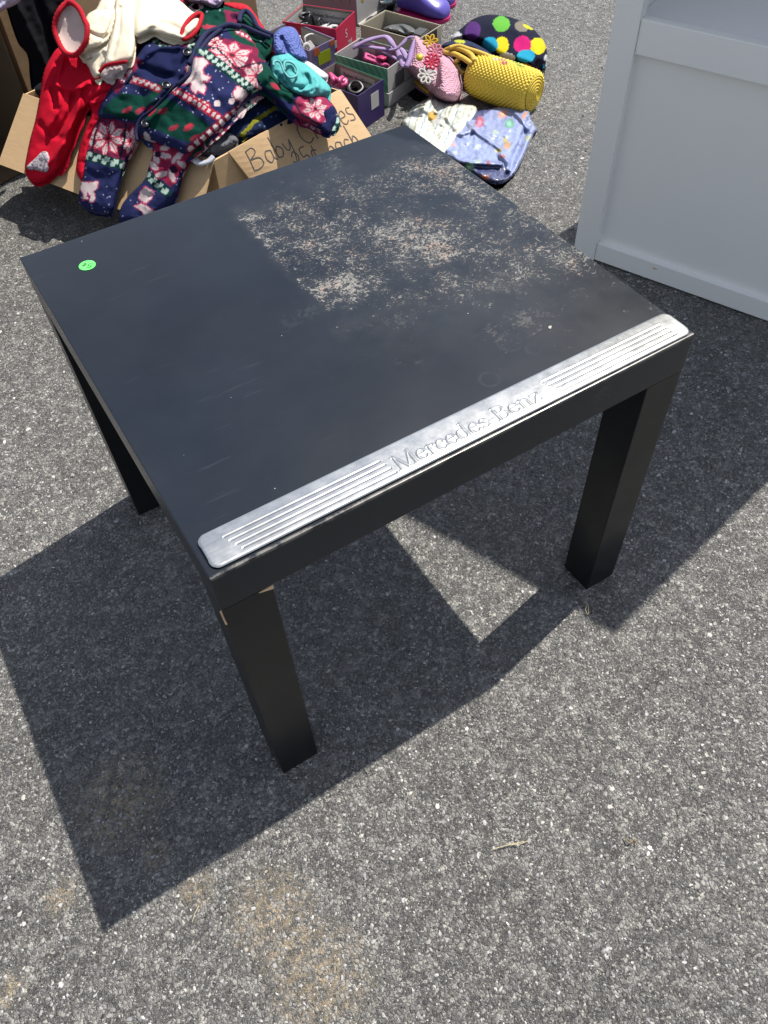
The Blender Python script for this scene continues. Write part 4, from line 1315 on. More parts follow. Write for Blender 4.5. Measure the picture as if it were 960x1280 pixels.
def side_carton():
    K = Vector((-.045, 1.43, 0)); e = Vector((-.93, -.37, 0)).normalized(); f = Vector((e.y, -e.x, 0))
    if f.y < 0: f = -f
    t = thing('open_carton', 'brown carton lying on its side with its dark inside facing out, at left edge', 'carton', K)
    W, D, Hh, th = .52, .34, .46, .005
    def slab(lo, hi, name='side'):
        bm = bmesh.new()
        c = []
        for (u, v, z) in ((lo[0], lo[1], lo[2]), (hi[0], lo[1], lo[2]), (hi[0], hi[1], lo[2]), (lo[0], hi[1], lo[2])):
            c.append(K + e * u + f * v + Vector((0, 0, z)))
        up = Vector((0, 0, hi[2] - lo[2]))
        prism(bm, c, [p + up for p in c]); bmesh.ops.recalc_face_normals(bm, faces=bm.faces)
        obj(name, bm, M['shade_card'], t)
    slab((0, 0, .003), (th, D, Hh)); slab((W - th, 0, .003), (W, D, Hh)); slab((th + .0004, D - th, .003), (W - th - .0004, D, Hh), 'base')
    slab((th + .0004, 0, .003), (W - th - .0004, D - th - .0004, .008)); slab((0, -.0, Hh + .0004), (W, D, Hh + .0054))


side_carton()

# ================================================================== shoe boxes
def text_mesh(body, size):
    cu = bpy.data.curves.new('txt', 'FONT'); cu.body = body; cu.size = size; cu.align_x = 'CENTER'; cu.align_y = 'CENTER'; cu.offset = size * .015
    o = bpy.data.objects.new('txt', cu); COL.objects.link(o)
    dg = bpy.context.evaluated_depsgraph_get()
    me = bpy.data.meshes.new_from_object(o.evaluated_get(dg))
    bpy.data.objects.remove(o); bpy.data.curves.remove(cu)
    return me


def put_text(name, body, size, center, ex, nrm, mat, parent):
    me = text_mesh(body, size)
    ex = ex.normalized(); nrm = nrm.normalized(); ey = nrm.cross(ex)
    R = Matrix((ex, ey, nrm)).transposed().to_4x4(); R.translation = center
    me.transform(R); me.materials.clear()
    return link(name, me, mat, parent)


M['white_card'] = plain('white_card', c_(226, 224, 222), .55, .35, .06, 40)
M['cream_card'] = plain('cream_card', c_(214, 206, 182), .6, .3, .06, 40)
M['grey_card'] = plain('grey_inner_card', c_(170, 164, 152), .7, .25, .08, 40)
M['crimson_card'] = plain('crimson_card', c_(226, 28, 84), .4, .4, .05, 40)
M['lilac_card'] = plain('lilac_card', c_(156, 140, 190), .45, .4, .05, 40)
M['purple_card'] = plain('purple_card', c_(62, 44, 116), .4, .4, .25, 28)
M['green_card'] = plain('green_card', c_(24, 110, 78), .45, .4, .05, 40)
M['mauve_card'] = plain('mauve_card', c_(176, 156, 168), .5, .4, .06, 30)
M['grey_print'] = plain('grey_print', c_(120, 120, 126), .6, .3, .1)
M['white_print'] = plain('white_print', c_(246, 214, 224), .6, .3, .05)
M['yellow_dot'] = plain('yellow_sticker', c_(236, 214, 40), .5, .4, .05)
M['lime_tag'] = plain('lime_tag', c_(204, 226, 30), .5, .4, .05)
M['orange_dot'] = plain('orange_sticker', c_(232, 120, 60), .5, .4, .05)
M['black_shoe'] = plain('black_shoe_leather', (.012, .012, .014), .42, .5, .3, 90, 250, .3)
M['white_shoe'] = plain('white_shoe_leather', c_(232, 230, 230), .5, .4, .05, 60)
M['pink_shoe'] = plain('pink_shoe_plastic', c_(240, 96, 160), .4, .45, .08, 60)
M['charcoal'] = plain('charcoal_canvas', c_(98, 100, 104), .8, .25, .15, 90, 300, .5)


def mat_mint():
    t = NT('mint_card_with_diagonal_stripes')
    mp = t.n('ShaderNodeMapping'); mp.inputs['Rotation'].default_value = (0, .75, .6)
    t.l(t.co(), mp.inputs['Vector'])
    wv = t.n('ShaderNodeTexWave', wave_type='BANDS', bands_direction='X'); wv.inputs['Scale'].default_value = 19; wv.inputs['Distortion'].default_value = .2
    t.l(mp.outputs[0], wv.inputs['Vector'])
    m = t.ramp(wv.outputs['Fac'], [(.62, 0.), (.72, 1.)])
    t.set(color=t.mix(m, tuple(c_(150, 200, 178)), tuple(c_(118, 172, 150))), rough=.5, spec=.35)
    return t.m


M['mint_card'] = mat_mint()


def quadbox(name, label, cat, rim_px, z, mats, lining, rim_mat=None, group='children\'s shoe boxes with shoes', base_z=.001, taper=.0, rec=None):
    """open shoe box: rim corners in order front-left, back-left, back-right, front-right"""
    q = [at(*p, z) for p in rim_px]
    # square it up: keep the centre, mean sides
    ctr = sum(q, Vector()) / 4
    a = ((q[2] - q[1]) + (q[3] - q[0])) / 2; b = ((q[1] - q[0]) + (q[2] - q[3])) / 2
    an = a.normalized(); b2 = b - an * (b.dot(an)) * .75; 
    q = [ctr - a / 2 - b2 / 2, ctr - a / 2 + b2 / 2, ctr + a / 2 + b2 / 2, ctr + a / 2 - b2 / 2]
    for p in q: p.z = z
    t = thing(name, label, cat, (ctr.x, ctr.y, 0), 0, group)
    base = [Vector((p.x, p.y, base_z)) for p in q]
    def inset(P, d):
        out = []
        n = len(P)
        for i in range(n):
            e1 = (P[i] - P[i - 1]).normalized(); e2 = (P[(i + 1) % n] - P[i]).normalized()
            n1 = Vector((e1.y, -e1.x, 0)); n2 = Vector((e2.y, -e2.x, 0))
            if n1.dot(ctr - P[i]) < 0: n1 = -n1
            if n2.dot(ctr - P[i]) < 0: n2 = -n2
            out.append(P[i] + (n1 + n2) * (d / (1 + n1.dot(n2))))
        return out
    qi, bi = inset(q, .002), inset(base, .002)
    names = ['end_panel', 'side_panel', 'end_panel', 'side_panel']
    panels = []
    for i in range(4):
        j = (i + 1) % 4
        bm = bmesh.new(); prism(bm, [base[i], base[j], q[j], q[i]], [bi[i], bi[j], qi[j], qi[i]])
        bmesh.ops.recalc_face_normals(bm, faces=bm.faces)
        panels.append(obj(names[i], bm, M[mats[i]], t))
    ql, bl = inset(q, .0022), inset(base, .0022); ql2, bl2 = inset(q, .0032), inset(base, .0032)
    for L_ in (ql, ql2):
        for p in L_: p.z -= .0015
    for L_ in (bl, bl2):
        for p in L_: p.z += .0015
    bm = bmesh.new()
    for i in range(4):
        j = (i + 1) % 4
        vo = [bm.verts.new(p) for p in (bl2[i], bl2[j], ql2[j], ql2[i])]
        bm.faces.new(vo)
        vo = [bm.verts.new(p) for p in (bl[i], bl[j], ql[j], ql[i])]; bm.faces.new(vo[::-1])
        vo = [bm.verts.new(p) for p in (ql2[i], ql2[j], ql[j], ql[i])]; bm.faces.new(vo)
    bm.faces.new([bm.verts.new(p) for p in bl2])
    bmesh.ops.remove_doubles(bm, verts=bm.verts, dist=1e-6)
    bmesh.ops.recalc_face_normals(bm, faces=bm.faces)
    obj('lining', bm, M[lining], t)
    return t, q, base, panels, inset


def strip(name, a, b, c, d, mat, parent, out):
    """a small flat label with real thickness on the quad a-b-c-d"""
    n = out.normalized()
    bm = bmesh.new(); prism(bm, [p + n * .0002 for p in (a, b, c, d)], [p + n * .0007 for p in (a, b, c, d)])
    bmesh.ops.recalc_face_normals(bm, faces=bm.faces)
    return obj(name, bm, mat, parent)


def on_panel(q, base, i, u0, u1, v0, v1):
    """quad on outer panel i; u along its length, v from the base up"""
    j = (i + 1) % 4
    f = lambda u, v: base[i].lerp(base[j], u).lerp(q[i].lerp(q[j], u), v)
    return f(u0, v0), f(u1, v0), f(u1, v1), f(u0, v1)


def outn(q, i):
    j = (i + 1) % 4; e = (q[j] - q[i]).normalized(); n = Vector((e.y, -e.x, 0)); ctr = sum(q, Vector()) / 4
    return n if n.dot(q[i] - ctr) > 0 else -n


def inner_label(t, q, base, inset, i, text, size, u0=.08, u1=.92, v0=.66, v1=.93, mat='white_card'):
    qi = inset(q, .0036); bi = inset(base, .0036)
    n = -outn(q, i)
    s = strip('inner_label', *on_panel(qi, bi, i, u0, u1, v0, v1), M[mat], t, n)
    if text:
        a, b, c, d = on_panel(qi, bi, i, u0, u1, v0, v1)
        e = (b - a).normalized()
        if n.cross(e).z < 0: pass
        ex = Vector((0, 0, 1)).cross(n)          # reads left to right seen from inside
        put_text('lettering', text, size, (a + b + c + d) / 4 + n * .0010, ex, n, M['ink'], s)


def sandal(name, label, c, yaw, L, mat, group=None, straps=3, h=.03, z=.006):
    ca, sa = math.cos(yaw), math.sin(yaw)
    Tm = Matrix.Translation(Vector((c.x, c.y, z))) @ Matrix.Rotation(yaw, 4, 'Z')
    t = thing(name, label, 'shoe', (c.x, c.y, 0), 0, group)
    bm = bmesh.new()
    outl = [(-.48, .0), (-.44, .14), (-.25, .17), (0, .14), (.25, .2), (.42, .15), (.5, .0), (.42, -.16), (.25, -.19), (0, -.13), (-.25, -.16), (-.44, -.13)]
    pts = catmull([(x * L, y * L, 0) for x, y in outl], 4, closed=True)
    prism(bm, [Tm @ p for p in pts], [Tm @ (p + Vector((0, 0, .010))) for p in pts])
    bmesh.ops.recalc_face_normals(bm, faces=bm.faces)
    obj('sole', bm, mat, t)
    for x, w, hh in ((.26, .19, .8), (.02, .15, 1.0), (-.22, .16, 1.15))[:straps]:
        bm = bmesh.new()
        arcp = [Tm @ Vector((x * L, w * L * math.cos(q), .008 + h * hh * math.sin(q))) for q in np.linspace(0, math.pi, 12)]
        tube(bm, arcp, .006, 8, flat=.45, up=tuple(Tm.to_3x3() @ Vector((1, 0, 0))))
        obj('strap', bm, mat, t, True)
    bm = bmesh.new()
    arcp = [Tm @ Vector((-.30 * L - .17 * L * math.sin(q), .155 * L * math.cos(q), .012 + h * 1.0)) for q in np.linspace(0, math.pi, 12)]
    tube(bm, arcp, .012, 8, flat=.3, up=(0, 0, 1)) if False else tube(bm, arcp, .005, 8)
    obj('heel_strap', bm, mat, t, True)
    return t


# crimson box
t, q, base, pan, ins = quadbox('shoe_box', 'crimson open shoe box holding black sandals, beside the tall carton', 'shoe box', [(353.7, 25.6), (377.5, 6), (442, 13), (421, 38)], .092,
                               ['crimson_card', 'crimson_card', 'crimson_card', 'crimson_card'], 'grey_card')
inner_label(t, q, base, ins, 1, 'Payless ShoeSource', .013, .06, .94, .60, .93)
inner_label(t, q, base, ins, 0, '', 0, .1, .9, .6, .93)
n2 = outn(q, 2); ex = Vector((0, 0, 1)).cross(n2)
for v, u, sz, tx in ((.62, .5, .030, 'S'), (.30, .35, .022, '2M')): 
    a, b, c, d = on_panel(q, base, 2, u - .1, u + .1, v - .1, v + .1)
    put_text('lettering', tx, sz, (a + b + c + d) / 4 + n2 * .0006, ex, n2, M['white_print'], pan[2])
ctr = sum(q, Vector()) / 4; ax = (q[2] - q[1]).normalized(); yaw = math.atan2(ax.y, ax.x); side = (q[1] - q[0]).normalized()
sandal('sandal', 'black strappy sandal in the crimson box, its farther one', ctr + side * .022 - ax * .012, yaw, .125, M['black_shoe'], 'black sandals', h=.045, z=.022)
sandal('sandal', 'black strappy sandal in the crimson box, its nearer one', ctr - side * .020 + ax * .006, yaw + .15, .125, M['black_shoe'], 'black sandals', h=.040, z=.018)
o = drape('tissue_paper', [(398, 34), (406, 29), (418, 29), (424, 31), (419, 37), (408, 37)], c_(236, 236, 240), COTTON, H=lambda x, y: x * 0 + .045, off=0, thick=.02, edge=4, wrinkle=(.005, 5))
tag(o, 'crumpled white tissue inside the crimson shoe box', 'tissue')

# lilac box in front of it
t, q, base, pan, ins = quadbox('shoe_box', 'lilac open shoe box with white sandals and orange and lime stickers', 'shoe box', [(337, 38), (358, 28), (417, 43), (387, 69)], .088,
                               ['lilac_card', 'lilac_card', 'lilac_card', 'lilac_card'], 'grey_card')
inner_label(t, q, base, ins, 1, '', 0, .04, .96, .62, .95)
a, b, c, d = on_panel(q, base, 1, .2, .8, .5, .6)
n2 = outn(q, 2); ex = Vector((0, 0, 1)).cross(n2)
def rect_on(q, base, i, px0, py0, px1, py1, mat, name, par):
    """sticker on outer panel i with its photo extents: px rectangle corners cast onto the panel's plane"""
    n = outn(q, i); p0 = q[i]
    P = []
    for (x, y) in ((px0, py1), (px1, py1 - 0), (px1, py0), (px0, py0)):
        d_ = Vector(ray(x, y)); C0 = Vector(CAM_C); tt = (p0 - C0).dot(n) / d_.dot(n); P.append(C0 + d_ * tt)
    e = Vector((0, 0, 1)).cross(n).normalized()
    us = [(p - p0).dot(e) for p in P]; zs = [p.z for p in P]
    j = (i + 1) % 4; lim = sorted(((q[i] - p0).dot(e), (q[j] - p0).dot(e)))
    u0, u1 = max(min(us), lim[0] + .001), min(max(us), lim[1] - .001); z0, z1 = max(min(zs), .004), min(max(zs), q[i].z - .002)
    pt = lambda u, z: Vector((p0.x, p0.y, 0)) + e * u + Vector((0, 0, z))
    return strip(name, pt(u0, z0), pt(u1, z0), pt(u1, z1), pt(u0, z1), mat, par, n), (pt((u0 + u1) / 2, (z0 + z1) / 2), e, n)
rect_on(q, base, 2, 392, 59, 399, 68, M['orange_dot'], 'orange_sticker', pan[2])
rect_on(q, base, 2, 412, 47, 420, 54, M['orange_dot'], 'orange_sticker', pan[2])
s_, (cc, e, n) = rect_on(q, base, 2, 398, 67, 413, 75, M['lime_tag'], 'lime_sticker', pan[2])
rect_on(q, base, 2, 421, 50, 428, 56, M['white_card'], 'size_label', pan[2])
ctr = sum(q, Vector()) / 4; ax = (q[2] - q[1]).normalized(); yaw = math.atan2(ax.y, ax.x); side = (q[1] - q[0]).normalized()
sandal('sandal', 'white strappy sandal in the lilac shoe box', ctr + ax * .02, yaw + .1, .12, M['white_shoe'], None, h=.042, z=.020)
bm = bmesh.new()
e1 = at(386, 52, .062)
prism(bm, [at(379, 54, .062), at(388, 50, .07), at(394, 58, .062), at(386, 64, .052)], [p - Vector((0, 0, .002)) for p in (at(379, 54, .062), at(388, 50, .07), at(394, 58, .062), at(386, 64, .052))])
bmesh.ops.recalc_face_normals(bm, faces=bm.faces)
o = obj('price_tag', bm, M['white_card']); tag(o, 'white swing tag lying on the white sandal', 'tag')
bm = bmesh.new(); tube(bm, catmull([at(382, 54, .066), at(381, 47, .078), at(388, 43, .08), at(396, 45, .076), at(403, 50, .07)], 6), .003, 8)
obj('loop', bm, M['white_shoe'], o, True)

# mint box standing in its white lid
t, q, base, pan, ins = quadbox('shoe_box', 'mint green striped shoe box with white end holding pink shoes', 'shoe box', [(417.5, 70), (450, 45), (512, 66), (488, 85)], .092,
                               ['white_card', 'mint_card', 'white_card', 'mint_card'], 'mauve_card', base_z=.012)
inner_label(t, q, base, ins, 1, '', 0, .05, .3, .6, .95); inner_label(t, q, base, ins, 0, '', 0, .1, .9, .55, .95)
rect_on(q, base, 2, 494, 92, 505, 101, M['grey_print'], 'size_label', pan[2])
co_l = ins(base, -.006); lid_t = [Vector((p.x, p.y, .034)) for p in co_l]; lid_b = [Vector((p.x, p.y, .001)) for p in co_l]
co_i = ins(base, -.004)
for i in range(4):
    j = (i + 1) % 4
    bm = bmesh.new(); prism(bm, [lid_b[i], lid_b[j], lid_t[j], lid_t[i]], [Vector((co_i[i].x, co_i[i].y, .001)), Vector((co_i[j].x, co_i[j].y, .001)), Vector((co_i[j].x, co_i[j].y, .034)), Vector((co_i[i].x, co_i[i].y, .034))])
    bmesh.ops.recalc_face_normals(bm, faces=bm.faces); obj('lid', bm, M['white_card'], t)
o = drape('doll_shoe', [(454, 69), (456, 64), (463, 66), (470, 69), (478, 75), (487, 81), (484, 85), (474, 83), (464, 79), (454, 75)], c_(240, 100, 164), RUB, H=lambda x, y: x * 0 + .05, off=0, thick=.024, edge=5, wrinkle=(.002, 8), folds=[([(460, 70), (470, 75), (478, 79)], 2.5, -.010)])
tag(o, 'hot pink shoe lying nearest in the mint box', 'shoe')
o = drape('doll_shoe', [(468, 72), (474, 68), (482, 69), (485, 73), (480, 77), (474, 76)], c_(222, 60, 130), RUB, H=lambda x, y: x * 0 + .05, off=0, thick=.028, edge=4, wrinkle=(.002, 8))
tag(o, 'darker pink shoe tip behind the other pink shoe in the mint box', 'shoe')

# purple box
t, q, base, pan, ins = quadbox('shoe_box', 'dark purple shoe box with green rim, nearest the handwritten flap', 'shoe box', [(394, 96), (412, 78), (475, 94), (451, 126)], .090,
                               ['purple_card', 'green_card', 'purple_card', 'purple_card'], 'grey_card')
inner_label(t, q, base, ins, 1, 'Payless ShoeSource', .0125, .10, .86, .62, .92)
rect_on(q, base, 2, 464, 118, 473, 132, M['white_card'], 'size_label', pan[2])
o = drape('black_shoe', [(432, 118), (432, 108), (438, 100), (446, 97), (455, 103), (457, 112), (452, 120), (442, 124), (435, 123)], c_(34, 34, 38), RUB, H=lambda x, y: x * 0 + .03, off=0, thick=.030, edge=8, wrinkle=(.003, 8), folds=[([(441, 106), (447, 106), (448, 112), (442, 113)], 3, -.02)])
tag(o, 'black rolled shoe in the dark purple shoe box', 'shoe')
bm = bmesh.new(); tube(bm, catmull([at(436, 108, .066), at(441, 102, .072), at(449, 103, .072), at(453, 110, .064), at(446, 116, .06), at(438, 114, .062)], 6, closed=True), .005, 8, closed=True, flat=.7); obj('rolled_edge', bm, M['black_shoe'], o, True)
c = at(420, 99, .06)
ts = thing('sandal', 'small bright pink sandal at the rim of the purple box', 'shoe', (c.x, c.y, .05))
bm = bmesh.new(); tube(bm, catmull([at(409, 100, .065), at(413, 94, .07), at(420, 99, .07), at(428, 102, .066), at(432, 100, .066), at(431, 106, .06), at(422, 107, .058), at(412, 103, .06)], 6, closed=True), .006, 8, closed=True); obj('upper', bm, M['pink_shoe'], ts, True)
bm = bmesh.new(); tube(bm, catmull([at(413, 93, .075), at(416, 99, .078), at(415, 104, .068)], 6), .006, 8); obj('strap', bm, M['pink_shoe'], ts, True)
bm = bmesh.new(); tube(bm, catmull([at(425, 107, .064), at(424, 100, .078), at(428, 97, .072)], 6), .0055, 8); obj('strap', bm, M['pink_shoe'], ts, True)

# cream box
t, q, base, pan, ins = quadbox('shoe_box', 'cream open shoe box with a charcoal shoe and black end label', 'shoe box', [(451, 30), (481, 13), (549, 30), (524, 52)], .095,
                               ['cream_card', 'cream_card', 'cream_card', 'cream_card'], 'cream_card')
rect_on(q, base, 2, 529, 37, 546, 48, M['ink'], 'black_label', pan[2])
n2 = outn(q, 2); ex = Vector((0, 0, 1)).cross(n2)
a, b, c, d = on_panel(q, base, 2, .35, .65, .4, .7)
put_text('lettering', '2½', .026, (a + b + c + d) / 4 + n2 * .0012 + Vector((0, 0, .004)), ex, n2, M['grey_print'], pan[2])
cs = thing('canvas_shoe', 'charcoal canvas shoe lying in the cream shoe box', 'shoe', tuple(at(500, 40, .03)))
drape('upper', [(478, 38), (480, 34), (489, 30), (501, 28), (512, 30), (520, 36), (522, 43), (508, 45), (494, 41)], c_(112, 114, 116), RUB, cs, H=lambda x, y: x * 0 + .055, off=0, thick=.034, edge=8, wrinkle=(.003, 8), folds=[([(490, 33), (500, 34), (506, 40)], 3, -.012)])
drape('sole', [(474, 36), (482, 39), (496, 42), (510, 46), (508, 49), (494, 46), (480, 42)], c_(34, 34, 36), RUB, cs, H=lambda x, y: x * 0 + .05, off=0, thick=.016, edge=4)
bm = bmesh.new()
pp = [at(513, 41, .082), at(524, 33, .086), at(537, 36, .086), at(526, 45, .082)]
prism(bm, pp, [p - Vector((0, 0, .02)) for p in pp]); bmesh.ops.recalc_face_normals(bm, faces=bm.faces)
bmesh.ops.bevel(bm, geom=list(bm.edges), offset=.003, segments=2, affect='EDGES')
o = obj('charcoal_pouch', bm, M['charcoal']); tag(o, 'flat charcoal pouch beside the canvas shoe in cream box', 'pouch')

# closed white and mauve box at the back
def closed_box():
    P = at(447, 33, .0); Q = at(482, 9, 0)
    e = (Q - P).normalized(); f = Vector((-e.y, e.x, 0))
    if f.x > 0: f = -f
    W, L, Hh = (Q - P).length, .20, .125
    t = thing('shoe_box', 'closed mauve and white shoe box with a yellow dot behind the crimson box', 'shoe box', (P.x, P.y, 0), 0, 'children\'s shoe boxes with shoes')
    a, b, c, d = P, P + e * W, P + e * W + f * L, P + f * L
    z0, z1 = Vector((0, 0, .001)), Vector((0, 0, Hh))
    bm = bmesh.new(); prism(bm, [p + z0 for p in (a, b, c, d)], [p + z1 for p in (a, b, c, d)]); bmesh.ops.recalc_face_normals(bm, faces=bm.faces); obj('body', bm, M['mauve_card'], t)
    ep = [a - f * .0 + z0, b + z0, b + z1, a + z1]
    n = -f
    ed = strip('end_panel', *[p for p in ep], M['white_card'], t, n)
    ex = Vector((0, 0, 1)).cross(n)
    put_text('lettering', 'PMRO', .034, (ep[0] + ep[1] + ep[2] + ep[3]) / 4 + n * .001 + Vector((0, 0, .02)) + e * .02, ex, n, M['grey_print'], ed) if False else None
    for k in range(5):
        u0 = .42 + k * .1; strip('print', a.lerp(b, u0) + Vector((0, 0, .056 + .004 * (k % 2))), a.lerp(b, u0 + .06) + Vector((0, 0, .056)), a.lerp(b, u0 + .06) + Vector((0, 0, .082)), a.lerp(b, u0) + Vector((0, 0, .082)), M['grey_print'], ed, n)
    m = a.lerp(b, .22) + Vector((0, 0, .066)) + n * .001
    bm = bmesh.new(); R = n.to_track_quat('Z', 'Y').to_matrix().to_4x4(); R.translation = m
    bmesh.ops.create_cone(bm, cap_ends=True, segments=20, radius1=.010, radius2=.010, depth=.0006)
    for v in bm.verts: v.co = R @ v.co
    obj('yellow_sticker', bm, M['yellow_dot'], ed)
    # lid lip and pleats printed on the long side
    s = (c - b).normalized(); nn = Vector((e.y, -e.x, 0)); nn = nn if nn.dot(P - at(500, 0, 0)) > 0 else -nn
    for k in range(6):
        u = .1 + k * .16
        p0 = a.lerp(d, u) + z1 * .45; p1 = a.lerp(d, u + .10) + z1 * .98
        strip('printed_line', p0, p0 + f * .0022, p1 + f * .0022, p1, M['grey_print'], t, -e)
    bm = bmesh.new(); tube(bm, [a + Vector((0, 0, .004)) - f * .004, b + Vector((0, 0, .004)) - f * .004], .004, 6); obj('lid_lip', bm, M['white_card'], t)


closed_box()

# ================================================================== boots
M['boot'] = plain('violet_rubber', c_(104, 92, 206), .32, .5, .06, 40, 60, .1)
M['boot_pink'] = plain('magenta_trim', c_(226, 40, 130), .5, .4, .1, 60)
M['boot_dark'] = plain('dark_purple_nylon', c_(58, 44, 100), .55, .35, .2, 50, 120, .3)


def boot(toe, heel, label, shift=Vector((0, 0, 0))):
    toe = toe + shift; heel = heel + shift
    ax = (toe - heel); L = ax.length; ax.normalize(); yaw = math.atan2(ax.y, ax.x)
    Tm = Matrix.Translation(Vector((heel.x, heel.y, 0))) @ Matrix.Rotation(yaw, 4, 'Z')
    t = thing('rain_boot', label, 'boot', (heel.x, heel.y, 0), 0, 'violet rubber boots')
    bm = bmesh.new()
    st = [(.0, .030, .062), (.03, .036, .085), (.30, .036, .090), (.48, .040, .078), (.66, .046, .062), (.84, .044, .052), (.95, .032, .040), (1.0, .014, .024)]
    rings = []
    for x, w, h in st:
        ring = []
        for k in range(20):
            q = 2 * math.pi * k / 20
            cx, sx = math.cos(q), math.sin(q)
            y = w * math.copysign(abs(cx) ** .8, cx); z = .009 + (h - .009) * (.5 + .5 * math.copysign(abs(sx) ** .7, sx))
            ring.append(bm.verts.new(Tm @ Vector((x * L, y, z))))
        rings.append(ring)
    for A, B in zip(rings[:-1], rings[1:]):
        for k in range(20): bm.faces.new((A[k], A[(k + 1) % 20], B[(k + 1) % 20], B[k]))
    bm.faces.new(rings[0]); bm.faces.new(rings[-1])
    bmesh.ops.recalc_face_normals(bm, faces=bm.faces)
    o = obj('foot', bm, M['boot'], t, True); md = o.modifiers.new('sub', 'SUBSURF'); md.levels = 1; md.render_levels = 1
    bm = bmesh.new()
    so_ = catmull([(-.01, 0, 0), (.0, .032, 0), (.3, .038, 0), (.66, .046, 0), (.9, .04, 0), (1.02, 0, 0), (.9, -.04, 0), (.66, -.046, 0), (.3, -.038, 0), (.0, -.032, 0)], 4, closed=True)
    prism(bm, [Tm @ Vector((p.x * L, p.y, .001)) for p in so_], [Tm @ Vector((p.x * L, p.y, .010)) for p in so_]); bmesh.ops.recalc_face_normals(bm, faces=bm.faces)
    obj('sole', bm, M['boot_pink'], t)
    def shaft(z0, z1, r0, r1, mat, name):
        bm = bmesh.new(); rs = []
        for k in range(6):
            u = k / 5; z = z0 + (z1 - z0) * u; r = r0 + (r1 - r0) * u + .002 * math.sin(u * 9)
            rs.append([bm.verts.new(Tm @ Vector((.20 * L + r * 1.15 * math.cos(q), r * math.sin(q), z))) for q in np.linspace(0, 2 * math.pi, 25)[:-1]])
        for A, B in zip(rs[:-1], rs[1:]):
            for k in range(24): bm.faces.new((A[k], A[(k + 1) % 24], B[(k + 1) % 24], B[k]))
        bm.faces.new(rs[0][::-1]); bm.faces.new(rs[-1])
        obj(name, bm, M[mat], t, True)
    shaft(.070, .098, .044, .046, 'boot_pink', 'cuff_band'); shaft(.0985, .19, .043, .048, 'boot_dark', 'shaft'); shaft(.1905, .205, .049, .049, 'boot_pink', 'top_band')


bt, bh = at(559, 27, .0), at(500, 24, 0)
bh = bt + (at(492, 10, 0) - bt).normalized() * .17
boot(bt, bh, 'violet rubber boot with pink sole, nearer one behind the cream box')
boot(bt, bh, 'violet rubber boot with pink sole, farther one of the pair', Vector((.075, .075, 0)))
o = drape('beaded_pouch', [(471, -4), (494, -4), (492, 4), (484, 7), (474, 5)], Paint(c_(190, 200, 200)).dots([(470, -5), (495, -5), (495, 8), (470, 8)], 30, c_(240, 245, 245), 1.3, 3).dots([(470, -5), (495, -5), (495, 8), (470, 8)], 18, c_(110, 200, 190), 1.3, 4), RUB, off=0, thick=.03, edge=4, wrinkle=(.008, 4))
tag(o, 'small white and teal beaded pouch between closed box and boots', 'pouch')

# ================================================================== pink crochet bag
M['pink_yarn'] = plain('pink_yarn', c_(240, 150, 172), .9, .1, .1, 100, 500, .6)
M['white_yarn'] = plain('white_yarn', c_(240, 236, 232), .9, .1, .08, 100, 500, .6)
M['coral_yarn'] = plain('coral_yarn', c_(226, 76, 104), .9, .1, .1, 100, 500, .6)
M['yellow_yarn'] = plain('yellow_yarn', c_(232, 190, 70), .9, .1, .1, 100, 500, .6)
M['lilac_strap'] = plain('lilac_knit_strap', c_(196, 170, 222), .85, .15, .18, 140, 260, .8, .002)
g4 = lambda x, y: (480 + x / 4, y / 4)
pk = thing('crochet_bag', 'pink crocheted bag with flowers and lilac handles lying by the mint box', 'bag', tuple(at(555, 120, 0)))
PBH = lambda x, y: x * 0
PKC = c_(238, 186, 208, 1.1)
drape('body', [g4(*p) for p in ((150, 178), (190, 190), (240, 215), (290, 262), (330, 278), (352, 300), (372, 325), (388, 350), (386, 385), (392, 430), (380, 488), (345, 512), (295, 508), (250, 482), (215, 452), (170, 405), (100, 338), (118, 300), (132, 250))],
      PKC, KNIT, pk, off=0, thick=.050, edge=13, wrinkle=(.003, 18), lift=.065, folds=[([g4(*p) for p in ((262, 300), (262, 400), (240, 470))], 4, -.010), ([g4(*p) for p in ((300, 300), (290, 380), (310, 480))], 5, .006)])
drape('lining', [g4(*p) for p in ((98, 332), (112, 300), (125, 250), (148, 196), (156, 205), (150, 250), (140, 300), (120, 335))], c_(178, 150, 206), COTTON, pk, off=.108, thick=.006, edge=4)
def strap(par, pts, z, r, mat, name='handle', flat=.5, zs=None):
    P = [at(p[0], p[1], (zs[i] if zs else z)) for i, p in enumerate(pts)]
    bm = bmesh.new(); tube(bm, catmull(P, 8), r, 10, flat=flat); return obj(name, bm, M[mat], par, True)
strap(pk, [g4(*p) for p in ((100, 330), (70, 265), (40, 215), (10, 185), (-40, 190), (-90, 205), (-140, 230), (-150, 240))], .1, .008, 'lilac_strap', zs=[.085, .10, .12, .125, .12, .115, .105, .10])
strap(pk, [g4(*p) for p in ((118, 300), (90, 250), (50, 240), (10, 245), (-40, 240), (-90, 232), (-150, 235))], .1, .007, 'lilac_strap', zs=[.09, .10, .104, .106, .105, .102, .10])
strap(pk, [g4(*p) for p in ((146, 186), (120, 190), (90, 220), (60, 245), (30, 250))], .1, .006, 'lilac_strap', zs=[.14, .135, .125, .115, .108])
strap(pk, [g4(*p) for p in ((100, 335), (70, 300), (30, 275), (-10, 255))], .1, .0055, 'lilac_strap', zs=[.085, .09, .096, .102])
strap(pk, [g4(*p) for p in ((160, 405), (190, 435), (225, 462))], .03, .006, 'yellow_yarn', 'lower_trim')
